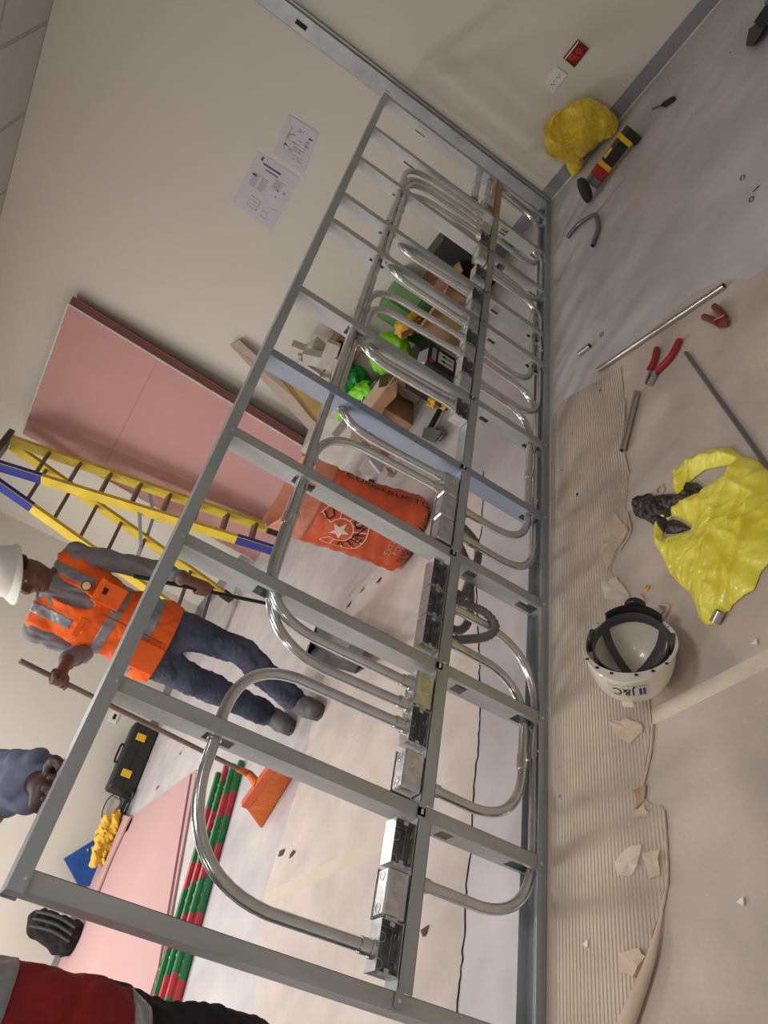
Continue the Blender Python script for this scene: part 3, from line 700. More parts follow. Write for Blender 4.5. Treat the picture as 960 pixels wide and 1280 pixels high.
def wallplate(name, pts, th, m_, lab):
    # pts: corner world positions on the wall x=0 (y,z)
    t_ = thing(name, lab, 'wall socket', (0, np.mean([p[0] for p in pts]), np.mean([p[1] for p in pts])))
    obj('plate', MB().prism([(-.0005, y, z) for y, z in pts], (-1, 0, 0), th), m_, t_); return t_
wp = [at(u, v, 0, 0)[1:] for u, v in ((695, 83), (680, 103), (691, 117), (709, 93))]
wp2 = [at(u, v, 0, 0)[1:] for u, v in ((722, 49), (704, 72), (718, 84), (736, 60))]
def inplate(P, a, b_, off): # a,b 0..1 inside quad
    P = [V(*p) for p in P]; q = (P[0]*(1-a)+P[1]*a)*(1-b_)+(P[3]*(1-a)+P[2]*a)*b_; return V(-off, *q)
t_ = wallplate('wall_socket', wp, .008, whitep, 'white wall socket plate on the right wall above the yellow bag')
for a0 in (.28, .68):
    obj('socket_insert', MB().lathe([(0, 0), (.017, 0), (.017, .003), (0, .003)], inplate(wp, a0, .5, .008), 18, (-1, 0, 0)), whitep, t_)
    for d in (-.1, 0, .1): obj('pin_hole', MB().lathe([(0, 0), (.0032, 0), (.0032, .001), (0, .001)], inplate(wp, a0+d*.8, .5+(.12 if d == 0 else 0), .0112), 8, (-1, 0, 0)), darkm, t_)
t_ = wallplate('wall_socket', wp2, .01, redpl, 'dark red wall plate nearest the upper corner of the right wall')
obj('white_bar', MB().prism([inplate(wp2, .03, .08, .0105), inplate(wp2, .97, .08, .0105), inplate(wp2, .97, .17, .0105), inplate(wp2, .03, .17, .0105)], (-1, 0, 0), .001), whitep, t_)
for a0, b0, sz in ((.72, .42, .016), (.35, .5, .013), (.35, .8, .008), (.62, .72, .009)):
    c = inplate(wp2, a0, b0, .0105); obj('socket_insert', MB().bbox(c-V(.002, sz, sz), c+V(.0, sz, sz), .001), redpl2, t_)
    obj('pin_hole', MB().lathe([(0, 0), (.004, 0), (.004, .001), (0, .001)], c-V(.002, 0, 0), 8, (-1, 0, 0)), darkm, t_)

# ================================================================== tools and offcuts on the floor
def pipe_thing(name, pts, r, lab, m_=steel, cat='pipe', R=0):
    P = fillet(pts, R, 10) if R else pts
    return tag(obj(name, MB().pipe(P, r, r*.8, 16), m_, smooth=True), lab, cat)
pipe_thing('conduit_offcut', [at(748, 462, 2, .014), at(905, 357, 2, .014)], .0115, 'long straight conduit offcut lying across the edge of the brown cardboard')
pipe_thing('conduit_offcut', [at(778, 563, 2, .0155), at(796, 490, 2, .0155)], .011, 'short straight conduit offcut on the cardboard tear')
pipe_thing('conduit_elbow', [at(709, 297, 2, .0125), at(722, 280, 2, .0125), at(745, 266, 2, .0125), at(748, 285, 2, .0125), at(741, 307, 2, .0125)], .0112, 'bent conduit elbow on the bare grey floor', steeld, R=.1)
pipe_thing('coupling_piece', [at(724, 442, 2, .013), at(737, 432, 2, .013)], .0115, 'small shiny coupling on the grey floor')
o = obj('threaded_rod', MB().tube([at(857, 441, 2, .009), at(985, 620, 2, .009)], .0062, 8), steeld); tag(o, 'thin straight grey rod beside the yellow carrier bag', 'rod')
pl = thing('pliers', 'long red-handled pliers lying open on the cardboard', 'pliers', at(818, 470, 2, .0017))
for a, m1, e_ in (((850, 424), (838, 446), (820, 465)), ((821, 435), (818, 450), (812, 463))):
    P = spline([at(*a, 2, .014), at(*m1, 2, .016), at(*e_, 2, .014)], 6); obj('grip', MB().tube(P, [.009]+[.0115]*(len(P)-3)+[.012, .013], 12), redp, pl, smooth=True)
obj('jaw', MB().beam(at(820, 464, 2, .014), at(812, 482, 2, .012), .016, .012).beam(at(813, 464, 2, .014), at(807, 480, 2, .012), .009, .012), steel, pl)
obj('pivot', MB().tube([at(817, 468, 2, .006), at(817, 468, 2, .024)], .007, 12), steeld, pl)
pl = thing('pincers', 'small closed red pincers tied round with a pink band', 'pliers', at(897, 396, 2, .0017))
for a, e_ in (((893, 383), (906, 398)), ((880, 396), (898, 404))):
    obj('grip', MB().tube(spline([at(*a, 2, .014), at((a[0]+e_[0])/2+1, (a[1]+e_[1])/2, 2, .016), at(*e_, 2, .014)], 5), .011, 12), mat('worn_red_grip', (126, 56, 52), .6, var=.2, vs=40), pl, smooth=True)
obj('head', MB().hull([at(u, v, 2, z) for u, v in ((899, 394), (910, 398), (909, 409), (897, 410)) for z in (.003, .02)]), mat('worn_red_grip', (0, 0, 0)), pl)
obj('band', MB().tube([at(893, 400, 2, .027), at(905, 394, 2, .027)], .0025, 6), pinkl2, pl)
sd_ = thing('screwdriver', 'short black screwdriver on the grey floor near the right wall', 'screwdriver', at(833, 129, 2, 0))
obj('grip', MB().tube([at(828, 131, 2, .014), at(831, 130, 2, .014), at(841, 124, 2, .014), at(843, 123, 2, .014)], [.008, .015, .014, .009], 12), blackp, sd_, smooth=True)
obj('shaft', MB().tube([at(828, 131, 2, .012), at(815, 136, 2, .005)], .004, 8), steeld, sd_)
bt = thing('black_handled_tool', 'black tool handle with a glossy blue-black end at the corner of the floor', 'tool', at(938, 45, 2, 0))
obj('handle_end', MB().hull([at(u, v, 2, z) for u, v in ((932, 57), (941, 58), (957, 32), (950, 25), (936, 36)) for z in (.003, .04)]), mat('gloss_black', (12, 12, 22), .4), bt)
obj('handle', MB().hull([at(u, v, 2, z) for u, v in ((942, 28), (956, 34), (985, -8), (970, -14)) for z in (.006, .045)]), mat('brown_black', (34, 28, 26), .7), bt)
obj('blue_tip', MB().tube([at(958, 4, 2, .05), at(975, -8, 2, .05)], .012, 10), mat('teal_grey', (96, 120, 130), .5), bt)
tag(obj('red_cable_tie', MB().tube([at(744, 268, 2, .002), at(782, 222, 2, .002)], .0016, 6), pinkl2), 'thin red line of wire on the grey floor beside the grinder', 'wire')
for (u, v), lab in (((928, 222), 'upper of two thin metal rings on the grey floor'), ((939, 249), 'lower of two thin metal rings on the grey floor'), ((752, 418), 'small loose ring beside the shiny coupling')):
    c = at(u, v, 2, .002); tag(obj('metal_ring', MB().tube([c+V(math.cos(t)*.014, math.sin(t)*.009, 0) for t in np.linspace(0, 6.283, 17)], .0022, 6, False), steeld), lab, 'ring')
tag(obj('nail', MB().tube([at(941, 240, 2, .002), at(949, 232, 2, .002)], .002, 6), mat('rusty_nail', (96, 60, 44), .7)), 'short brown nail between the two metal rings', 'nail')
for k, ((u, v), s_) in enumerate((((751, 488), .01), ((699, 351), .008), ((694, 352), .006), ((716, 541), .008), ((703, 588), .006), ((722, 618), .008), ((835, 97), .006), ((913, 66), .005), ((865, 143), .004), ((820, 858), .008), ((700, 996), .006), ((680, 1052), .007))):
    c = at(u, v, 2, .004); r = random.Random(k)
    o = obj('floor_scrap', MB().hull([c+V(r.uniform(-s_, s_), r.uniform(-s_, s_)*.7, r.uniform(0, .004)) for _ in range(8)]), blackp)
    tag(o, 'tiny dark scrap '+['on grey floor left of the conduit offcut', 'on grey floor beside the track, lower of a close pair', 'on grey floor beside the track, upper of a close pair', 'just inside the rounded corner of the ribbed strip', 'on the ribbed strip below its rounded corner', 'on the ribbed strip level with the carrier bag top', 'between screwdriver and baseboard', 'right of the screwdriver toward the floor corner', 'beside the screwdriver tip', 'in the shadow right of the helmet', 'at the ribbed strip edge below the helmet', 'at the track edge lowest on the ribbed strip'][k], 'scrap', 'dark floor scraps')
for (u, v), lab in (((927, 1128), 'white triangular spacer alone on the brown sheet'), ((944, 804), 'white chip above the tape strip'), ((733, 1181), 'faint white chip on the ribbed strip')):
    c = at(u, v, 2, .004); tag(obj('white_chip', MB().prism([c+V(.009, -.008, 0), c+V(-.008, -.006, 0), c+V(.001, .009, 0)], (0, 0, 1), .004), whitep), lab, 'chip')
for (u, v), lab in (((776, 655), 'yellow crumb at the torn cardboard edge'), ((809, 735), 'yellow crumb between helmet and carrier bag')):
    c = at(u, v, 2, .005); tag(obj('yellow_crumb', MB().tube([c+V(math.cos(t)*.007, math.sin(t)*.007, random.uniform(0, .004)) for t in np.linspace(0, 5.2, 9)], .003, 6), yelp), lab, 'crumb')
for k, pts in enumerate((((822, 770), (828, 764), (822, 757), (836, 757), (832, 768), (824, 778)), ((820, 614), (826, 606), (830, 612), (824, 618), (819, 611)), ((800, 700+43), (805, 752), (800, 760)))):
    o = obj('cardboard_shred', MB().tube(spline([at(u, v, 2, .006) for u, v in pts], 5), .0024, 6), flapm, smooth=True); tag(o, ['curled cardboard shred right of the helmet adjuster', 'thin curled shred above the black plastic', 'short shred just above the helmet'][k], 'shred')
# ================================================================== leaning pink plasterboards
XF = -.13; Ya, Yb = at(86, 380, 0, XF), at(27, 541, 0, XF); ZT = (Ya[2]+Yb[2])/2; y_a, y_b = Ya[1], Yb[1]; BF = -.225
pb_ = thing('plasterboard_stack', 'stack of pink plasterboards leaning upright against the right wall behind the stepladder', 'plasterboard', (-.2, (y_a+y_b)/2, 0))
for k in range(6):
    o0 = .0135*k; tx_, bx_ = XF+o0, BF+o0; y0 = y_a+(-.03 if k > 2 else 0)+.01*(k % 2)
    q = [(bx_, y0, .002), (bx_, y_b, .002), (tx_, y_b, ZT+(.012 if k == 4 else 0)), (tx_, y0, ZT)]
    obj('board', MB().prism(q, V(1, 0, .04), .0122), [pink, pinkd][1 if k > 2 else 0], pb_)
for q in (((XF, y_a, ZT), (XF, y_b, ZT)), ((BF, y_a, .01), (XF, y_a, ZT)), ((BF, y_b, .01), (XF, y_b, ZT))):
    a, b_ = V(*q[0]), V(*q[1]); P = [a+(b_-a)*t+V(-.002, 0, 0) for t in np.linspace(0, 1, 60)]
    obj('gypsum_edge', MB().tube(P, [.005+.0045*random.random() for _ in P], 6), gyp, pb_)
zz = 1.64; xx = XF+(BF-XF)*(ZT-zz)/ZT
obj('seam', MB().tube([(xx-.0005, y_a, zz), (xx-.0005, y_b, zz)], .0016, 5), pinkd, pb_)

# ================================================================== stepladder
a1, a2, b3, b4 = V(-.3, 3.66, 0), V(-.58, 3.585, 0), V(-.55, 4.60, 0), V(-1.13, 4.42, 0)
T1, T2 = at(9, 548, 1, 4.12), at(-14, 578, 1, 4.0)
lad = thing('stepladder', 'tall yellow fibreglass stepladder with blue ends standing open beside the pink boards', 'ladder', (-.6, 4.08, 0))
T3 = at(14, 556, 1, 4.2); T4 = at(-14, 596, 1, 4.1)
def rail(a, b_, nm, w_=.1, t=.036, upv=(0, 1, 0)):
    r_ = obj('rail', MB().beam(a, b_, t, w_, up=upv), yel, lad)
    d = b_-a; obj('rail_foot', MB().beam(a+d*.0, a+d*(.15 if nm == 2 else .05), t+.004, w_+.004, up=upv), blu if nm == 2 else blackp, lad)
    if nm in (2, 4): obj('blue_end', MB().beam(a+d*.83, b_, t+.004, w_+.004, up=upv), blu, lad)
    obj('rail_lip', MB().beam(a+V(-.016, 0, 0), b_+V(-.016, 0, 0), .004, w_+.012, up=upv), yel, lad)
for a, b_, k in ((a1, T1, 1), (a2, T2, 2), (b3, T3, 3), (b4, T4, 4)): rail(a+V(0, 0, .004), b_, k)
for k in range(8):
    t = .1+.108*k+.0
    p, q = a1+(T1-a1)*t, a2+(T2-a2)*t; obj('step', MB().beam(p, q, .075, .028, up=(0, -.2, 1)), alu, lad)
    p, q = b3+(T3-b3)*t, b4+(T4-b4)*t; obj('rear_rung', MB().beam(p, q, .04, .03), alu, lad)
obj('top_cap', MB().beam((T1+T3)/2+V(.03, .01, .02), (T2+T4)/2-V(.03, .01, -.02), .22, .05, up=(0, 0, 1)), dgrey, lad)
for (p, p2, q, q2) in ((a1, T1, b3, T3), (a2, T2, b4, T4)):
    A = p+(p2-p)*.5; B_ = q+(q2-q)*.42; M_ = (A+B_)/2+V(0, 0, -.06)
    obj('spreader', MB().beam(A, M_, .004, .03).beam(M_, B_, .004, .03).tube([M_-V(.006, 0, 0), M_+V(.006, 0, 0)], .012, 8), steeld, lad)

# ================================================================== orange sack
sc = at(522, 676, 2, .0); sb = V(sc[0]+.04, sc[1]+.03, 0)
sk = thing('cement_sack', 'large orange printed sack standing upright with a clear orange plastic collar on top', 'sack', sb)
tp = at(352, 612, 1, 1.30); topz = tp[2]
ax3 = V(tp[0], tp[1], tp[2])-V(sb[0], sb[1], 0); HS = .56
def sack_pt(a, t, r=0.):
    """a angle, t 0..1 up the sack"""
    w1, w2 = .205, .125
    e_ = (1-max(0, (.08-t)/.08)**2*.35)
    rx = w1*e_*(1+.04*math.sin(5*a+7*t)+.02*math.sin(11*t)); ry = w2*e_*(1+.05*math.sin(3*a-9*t))
    c = V(sb[0], sb[1], 0)+ax3*t*.97
    fx = V(.80, -.60, 0); fy = V(-.60, -.80, 0)
    ca, sa = math.cos(a), math.sin(a); ca = math.copysign(abs(ca)**.8, ca); sa = math.copysign(abs(sa)**.8, sa)
    return c+fx*(rx+r)*ca+fy*(ry+r)*sa+V(0, 0, .004)
def skin_mb(t0, t1, rows, r=0., top=False):
    mb = MB(); seg = 40; vs = [sack_pt(2*math.pi*k/seg, t0+(t1-t0)*i/rows, (r+.004*math.sin(i*1.7+k*.9))) for i in range(rows+1) for k in range(seg)]
    fs = [(i*seg+k, i*seg+(k+1) % seg, (i+1)*seg+(k+1) % seg, (i+1)*seg+k) for i in range(rows) for k in range(seg)]
    fs.append(tuple(range(seg))[::-1])
    if top: fs.append(tuple(rows*seg+k for k in range(seg)))
    return mb.add(vs, fs)
ts = .78
obj('sack_body', skin_mb(0, ts, 26, top=True), orp, sk, smooth='all')
cl = MB(); seg = 40; vs = []
for i in range(9):
    for k in range(seg):
        a = 2*math.pi*k/seg; vs.append(sack_pt(a, ts-.03+(.25+.012*math.sin(a*2+1)+.01*math.sin(a*5))*i/8, .004+(.012-.008*abs(math.cos(a))+.07*abs(math.sin(a))**2)*(i/8)**1.2+.010*math.sin(a*9+i)*i/8-.006*(i/8)))
cl.add(vs, [(i*seg+k, i*seg+(k+1) % seg, (i+1)*seg+(k+1) % seg, (i+1)*seg+k) for i in range(8) for k in range(seg)])
o = obj('plastic_collar', cl, orc, sk, smooth='all')
md = o.modifiers.new('thick', 'SOLIDIFY'); md.thickness = .002
obj('tied_corner', MB().tube(spline([sack_pt(-.2, .01, -.02), sack_pt(-.2, .01, .03)+V(0, 0, -.0), sack_pt(-.2, .0, .06)+V(0, 0, .03)], 5), [.03]*4+[.02]*4+[.006]*3, 10), orp, sk, smooth='all')
def print_on(mb, a0, t0, m_, nm, flip=1, lift=.007):
    """x of the lettering runs round the sack, y runs up it"""
    mb.mapv(lambda p: sack_pt(a0-p[0]/.185, t0+p[1]/.62, lift)); return obj(nm, mb, m_, sk)
cream = mat('cream_ink', (236, 214, 186), .6); lgr = mat('dark_green_ink', (36, 48, 32), .6)
AF = 2.02
LT = .555
for ch, dg in (('A', 205), ('T', 234), ('E', 260), ('N', 286), ('O', 314), ('U', 50)):
    an = math.radians(dg); up_ = an-math.pi/2 if ch == 'U' else an+math.pi/2
    mb = text_mb(ch, .062, .0003).mapv(lambda p: V(p[0]*math.cos(up_)-p[1]*math.sin(up_), p[0]*math.sin(up_)+p[1]*math.cos(up_), 0)+V(.088*math.cos(an), .088*math.sin(an), 0))
    print_on(mb, AF, LT, lgr, 'logo_letter')
for k in range(10):
    a_0 = math.radians(28-k*236/9*1.0) if k > 1 else math.radians(60-k*40); mb = MB()
    for s_ in (0,): mb.add([(math.cos(a_0)*.055, math.sin(a_0)*.055, 0), (math.cos(a_0)*.118, math.sin(a_0)*.118, 0), (math.cos(a_0+.035)*.118, math.sin(a_0+.035)*.118, 0), (math.cos(a_0+.07)*.055, math.sin(a_0+.07)*.055, 0)], [(0, 1, 2, 3)])
    print_on(mb, AF, LT, cream, 'logo_ray', lift=.0065)
for rr in (.055, .118):
    mb = MB(); n_ = 26
    vs = [(math.cos(a)*(rr+d), math.sin(a)*(rr+d), 0) for a in np.linspace(math.radians(65), math.radians(-205), n_) for d in (0, .004)]
    mb.add(vs, [(2*i, 2*i+1, 2*i+3, 2*i+2) for i in range(n_-1)]); print_on(mb, AF, LT, cream, 'logo_arc', lift=.0065)
star = MB().add([(math.cos(a)*r, math.sin(a)*r, 0) for k in range(10) for a, r in ((k*math.pi/5+.3, .045 if k % 2 else .02),)]+[(0, 0, 0)], [(k, (k+1) % 10, 10) for k in range(10)])
print_on(star, AF, LT, cream, 'logo_star')
print_on(text_mb('EXTRA', .036, .0003), AF-.1, .175, cream, 'lettering'); print_on(text_mb('ROJO', .034, .0003), AF-.1, .125, cream, 'lettering')
print_on(text_mb('20 KG', .03, .0003), AF+.1, .075, lgr, 'lettering')
for dx in (.0025, -.0025): print_on(text_mb('AMARTILLO', .047, .0003).mapv(lambda p: p+V(dx, dx, 0)), AF-.35, .032, cream, 'lettering', lift=.0066)
print_on(text_mb('AMARTILLO', .046, .0003), AF-.35, .032, lgr, 'lettering', lift=.0078)
side = text_mb('CONSTRUCTOR', .06, .0003).mapv(lambda p: V(p[1], -p[0], 0)); print_on(side, AF-1.35, .33, lgr, 'side_lettering')
side = text_mb('CONSTRUCTOR', .062, .0002).mapv(lambda p: V(p[1]+.003, -p[0], 0)); print_on(side, AF-1.35, .33, cream, 'side_lettering', lift=.0062)

# ================================================================== pile by the right wall
def hull_thing(name, pts, m_, lab, cat, smooth=False):
    return tag(obj(name, MB().hull(pts), m_, smooth=smooth), lab, cat)
def obox(c, dx, dy, h, rot, tilt=0):
    cr, sr = math.cos(rot), math.sin(rot); c = V(*c)
    X_, Y_ = V(cr, sr, 0), V(-sr, cr, 0); Z_ = V(0, 0, 1)
    if tilt: Z_ = V(-sr*math.sin(tilt), cr*math.sin(tilt), math.cos(tilt)); Y_ = np.cross(Z_, X_)
    return lambda p: c+X_*p[0]*dx+Y_*p[1]*dy+Z_*p[2]*h
def open_box(name, c, dx, dy, h, rot, lab, outer, inner, flaps=True, cat='box', labels=None):
    fm = obox(c, dx, dy, h, rot); t_ = thing(name, lab, cat, c); th = .02
    b = MB().box((-.5, -.5, 0), (.5, .5, .02)).box((-.5, -.5, 0), (.5, -.5+th, 1)).box((-.5, .5-th, 0), (.5, .5, 1)).box((-.5, -.5, 0), (-.5+th, .5, 1)).box((.5-th, -.5, 0), (.5, .5, 1))
    obj('box_body', b.mapv(fm), outer, t_)
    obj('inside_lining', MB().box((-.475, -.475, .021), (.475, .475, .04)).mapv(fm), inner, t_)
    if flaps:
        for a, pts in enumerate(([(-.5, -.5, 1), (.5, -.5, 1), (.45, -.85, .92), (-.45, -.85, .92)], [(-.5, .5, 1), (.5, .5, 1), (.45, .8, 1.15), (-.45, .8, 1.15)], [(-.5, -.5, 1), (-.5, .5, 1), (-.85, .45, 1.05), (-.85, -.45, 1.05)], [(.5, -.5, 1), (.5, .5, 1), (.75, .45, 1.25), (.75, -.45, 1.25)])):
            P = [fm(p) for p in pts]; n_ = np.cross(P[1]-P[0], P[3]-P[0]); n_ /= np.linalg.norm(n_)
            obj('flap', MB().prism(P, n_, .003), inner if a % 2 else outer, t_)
    return t_, fm
def blob(name, c, r, m_, lab, cat='bag', seed=0, amp=.02, sc_=18, res=.008, extra=()):
    c = V(*c); r = V(*r); f = Field(c-r-.06, c+r+.06, res); f.ell(c, r, k=.03)
    for c2, r2 in extra: f.ell(c2, r2, k=.04)
    X, Y, Z = f.xyz(); f.g += (amp*wrink(X, Y, Z, sc_, seed)+amp*.3*wrink(X, Y, Z, sc_*3, seed+3)).astype(np.float32); f.g = np.maximum(f.g, .002-Z+0*X+0*Y)
    return tag(obj(name, f.mesh(), m_, smooth='all'), lab, cat)
# black box with arrows label and carton around it
bb, fm = open_box('black_carton', (-.885, .965, 0), .22, .24, .22, .06, 'black carton with a white two-arrow label, open at the top with white paper', mat('black_card', (34, 32, 36), .6), cardd, flaps=False)
obj('arrow_label', MB().prism([fm(p) for p in ((-.22, -.5, .14), (.34, -.5, .14), (.34, -.5, .66), (-.22, -.5, .66))], V(0, -1, 0), .0012), whitep, bb)
for y in (-.06, .18):
    g = MB().add([fm(p) for p in ((y-.02, -.5, .2), (y+.02, -.5, .2), (y+.02, -.5, .46), (y-.02, -.5, .46))], [(0, 1, 2, 3)]).add([fm(p) for p in ((y-.07, -.5, .44), (y+.07, -.5, .44), (y, -.5, .61))], [(0, 1, 2)]).mapv(lambda p: p+V(0, -.003, 0)); obj('arrow', g, blk, bb)
obj('text_label', MB().prism([fm(p) for p in ((-.3, -.5, .74), (.36, -.5, .74), (.36, -.5, .88), (-.3, -.5, .88))], V(0, -1, 0), .0012), mat('label_grey', (170, 168, 170), .6), bb)
obj('paper_lining', MB().hull([fm(p) for p in ((-.45, -.45, .9), (.45, -.45, .9), (.45, .3, .9), (-.45, .1, .9), (-.2, -.2, 1.12), (.3, -.2, 1.1))]), pap, bb)
obj('red_mark', MB().bbox(fm((-.42, -.51, .9))-.012, fm((-.42, -.51, .9))+.012, .003), redp, bb)
open_box('cardboard_carton', (-.42, .80, 0), .36, .34, .30, .3, 'largest open brown cardboard carton, behind the black carton', card, cardd)
open_box('cardboard_carton', (-.84, 1.50, .0), .30, .30, .22, .2, 'tapered brown carton between the blue packet and the pipe bender', card, cardl)
open_box('small_carton', (-.62, 1.27, .0), .2, .16, .24, .2, 'small tan carton between the lime bag and the black carton', cardl, cardd)
blob('lime_bag', (-.47, 1.27, .31), (.13, .16, .14), lime, 'bright lime plastic bag sitting above the small tan carton', extra=[((-.40, 1.36, .18), (.13, .14, .16)), ((-.36, 1.36, .06), (.13, .12, .08))], seed=4, amp=.008, sc_=20)
sg, fm = open_box('sage_carton', (-.16, 1.05, .31), .26, .3, .18, .12, 'pale green closed carton stacked against the wall on a darker one', sage, sage, flaps=False)
obj('lid', MB().box((-.51, -.51, .98), (.51, .51, 1.03)).mapv(fm), sage, sg); obj('lid_seam', MB().box((-.515, -.02, .0), (-.505, .02, 1)).mapv(fm), mat('dark_sage', (60, 90, 58), .7), sg)
hull_thing('green_tub', [(x, y, z) for x, y, z in ((-.3, .86, .0), (-.02, .86, 0), (-.3, 1.18, 0), (-.02, 1.18, 0), (-.32, .85, .305), (-.02, .85, .305), (-.32, 1.22, .305), (-.02, 1.22, .305))], mat('mid_green', (84, 130, 76), .5), 'mid green tub under the pale green carton', 'tub')
hull_thing('black_bin', [(x, y, z) for x in (-.26, -.02) for y in (.50, .72) for z in (0, .44)], blackp, 'black bin behind the pale green carton', 'bin')
blob('yellow_packet', (-.5, 1.03, .34), (.06, .07, .06), yelp, 'crumpled yellow packet resting on the brown carton edge', 'packet', seed=8, amp=.015, sc_=30, extra=[((-.42, .98, .32), (.06, .05, .04))])
blob('yellow_cable_coil', (-1.08, .97, .045), (.06, .07, .045), yelp, 'yellow and dark tangled cable in front of the black carton', 'cable', seed=9, amp=.012, sc_=50, res=.005)
hull_thing('olive_bag', [(x, y, z) for x in (-.7, -.6) for y in (.62, .78) for z in (0, .2)]+[V(-.64, .7, .25)], mat('olive', (124, 116, 60), .7), 'olive packet between the brown carton and the boxes', 'packet')
# green group further away
blob('green_bag', (-.3, 1.80, .36), (.14, .17, .15), grn, 'dark green patterned bag below the hollow crate', seed=12, sc_=24, amp=.010, extra=[((-.34, 1.85, .18), (.16, .18, .2))])
blob('lime_cloth', (-.47, 1.80, .30), (.07, .2, .07), lime, 'lime strap-like cloth draped over the dark green bag', 'cloth', seed=13, amp=.010, extra=[((-.52, 1.62, .22), (.10, .1, .13)), ((-.5, 1.62, .06), (.09, .08, .08)), ((-.48, 1.95, .16), (.05, .05, .05))])
blob('lime_bag', (-1.0, 2.26, .15), (.16, .19, .14), lime, 'small lime bag tucked behind the orange sack', seed=14, amp=.015)
blob('blue_packet', (-.66, 1.86, .07), (.07, .06, .06), mat('royal_blue', (48, 72, 170), .4), 'small blue and white packet beside the tapered carton', 'packet', seed=15, amp=.01, res=.006, extra=[((-.60, 1.90, .14), (.05, .05, .05))])
hull_thing('white_carton', [(x, y, z) for x in (-.62, -.52) for y in (1.86, 1.96) for z in (.0, .2)], whitep, 'small white carton behind the blue packet', 'box')
tag(obj('steel_offcut', MB().beam(at(418, 545, 0, -.75), at(472, 478, 0, -.5), .05, .02, up=(1, 0, 0)), galv), 'flat steel offcut leaning in front of the green bag', 'offcut')
# hollow clay block and white scrap heap
cr_ = thing('hollow_crate', 'brown open frame crate against the wall above the green bag', 'crate', (-.14, 1.68, .43)); fm = obox((-.14, 1.66, .42), .24, .26, .2, .1)
for (a, b2) in (((-.5, -.5, 0), (.5, .5, .12)), ((-.5, -.5, .88), (.5, .5, 1)), ((-.5, -.5, .12), (.5, -.38, .88)), ((-.5, .38, .12), (.5, .5, .88))): obj('side_board', MB().box(a, b2).mapv(fm), card, cr_)
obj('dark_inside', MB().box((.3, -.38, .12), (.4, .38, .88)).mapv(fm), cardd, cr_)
hull_thing('crate_base', [(x, y, z) for x in (-.28, -.02) for y in (1.52, 1.8) for z in (0, .418)], mat('dust_grey', (150, 144, 138), .8), 'grey box below the hollow crate', 'box')
r = random.Random(7)
for k in range(15):
    u, v = [(378, 440), (392, 436), (402, 446), (388, 452), (410, 456), (398, 462), (420, 470), (405, 478), (428, 480), (384, 462), (436, 492), (416, 490), (395, 448), (412, 444), (425, 462)][k]
    c = at(u, v, 0, -.22-.012*k); s_ = V(.035, .10, .05) if k % 3 else V(.03, .06, .09)
    R_ = Matrix.Rotation(r.uniform(-.6, .6), 3, 'X')@Matrix.Rotation(r.uniform(-.4, .4), 3, 'Z')
    pts = [c+np.array(R_@Vector((a*s_[0], b_*s_[1], d*s_[2]))) for a in (-1, 1) for b_ in (-1, 1) for d in (-1, 1)]
    o = obj('plaster_offcut', MB().hull(pts), scrap); tag(o, 'pale offcut in the white heap, '+['at its outer end by the dark wire', 'top of it, standing upright', 'top of it, second from the crate side', 'middle of it, lying flat', 'against the hollow crate, upper', 'middle of it, standing upright', 'under the hollow crate', 'low in it, standing upright', 'lowest on the crate side', 'low on the board side', 'lowest beside the conduits', 'low between two upright pieces', 'half hidden at the top', 'nearest the hollow crate', 'in its very middle'][k], 'offcut', 'white offcuts heaped on the box')
hull_thing('offcut_shelf', [(x, y, z) for x in (-.45, -.02) for y in (1.86, 2.5) for z in (0, .36)], scrap, 'pale box heaped with white offcuts', 'box')
tag(obj('wire_stub', MB().tube([at(372, 462, 0, -.004), at(376, 442, 0, -.012)], .006, 8), darkm), 'short dark wire sticking up by the white heap', 'wire')
# leaning boards
a0, a1_, b0, b1_ = at(288, 430, 0, -.06), at(297, 424, 0, -.04), at(450, 600, 0, -.5), at(470, 560, 0, -.45)
tag(obj('leaning_board', MB().prism([at(287, 431, 0, -.05), at(299, 425, 0, -.05), at(352, 474, 0, -.12), at(445, 560, 0, -.3), at(448, 604, 0, -.3)], (1, .2, 0), .014), mat('grey_board', (182, 166, 150), .8)), 'long narrow grey-brown board leaning on the wall between the pink boards and the heap', 'board')
tag(obj('leaning_board', MB().prism([at(336, 456, 0, -.2), at(352, 466, 0, -.2), at(420, 512, 0, -.32), at(412, 545, 0, -.32), at(388, 522, 0, -.3)], (1, .2, 0), .012), ochre), 'ochre board standing in front of the grey-brown board', 'board')
# scrap in front of the sack
for k, (u, v, w_, h_) in enumerate(((462, 583, .09, .15), (474, 578, .08, .16), (486, 590, .05, .08), (455, 606, .08, .09), (450, 560, .03, .05), (474, 556, .08, .03), (498, 566, .09, .03))):
    c = at(u, v, 2, .04); R_ = Matrix.Rotation(.5+k*.7, 3, 'Z')@Matrix.Rotation(.5*math.sin(k*2.1), 3, 'X')
    pts = [c+np.array(R_@Vector((a*.012, b_*w_/2*1.3, d*h_/3))) for a in (-1, 1) for b_ in (-1, 1) for d in (-1, 1)]
    lab = ['tall pale torn board piece', 'second upright pale board piece', 'tan scrap with a dark edge', 'flat white scrap touching the orange sack', 'tiny pale scrap nearest the lime bag', 'narrow pale scrap with a pink mark', 'long thin pale strip'][k]+' in the litter behind the orange sack'
    tag(obj('board_scrap', MB().hull(pts), [scrap, pap, cardl][k % 3]), lab, 'scrap')
tag(obj('dark_scrap', MB().hull([at(467, 607, 2, .0)+V(random.uniform(-.05, .05), random.uniform(-.02, .02), random.uniform(0, .05)) for _ in range(10)]), blackp), 'dark scrap at the edge of the litter by the orange sack', 'scrap')
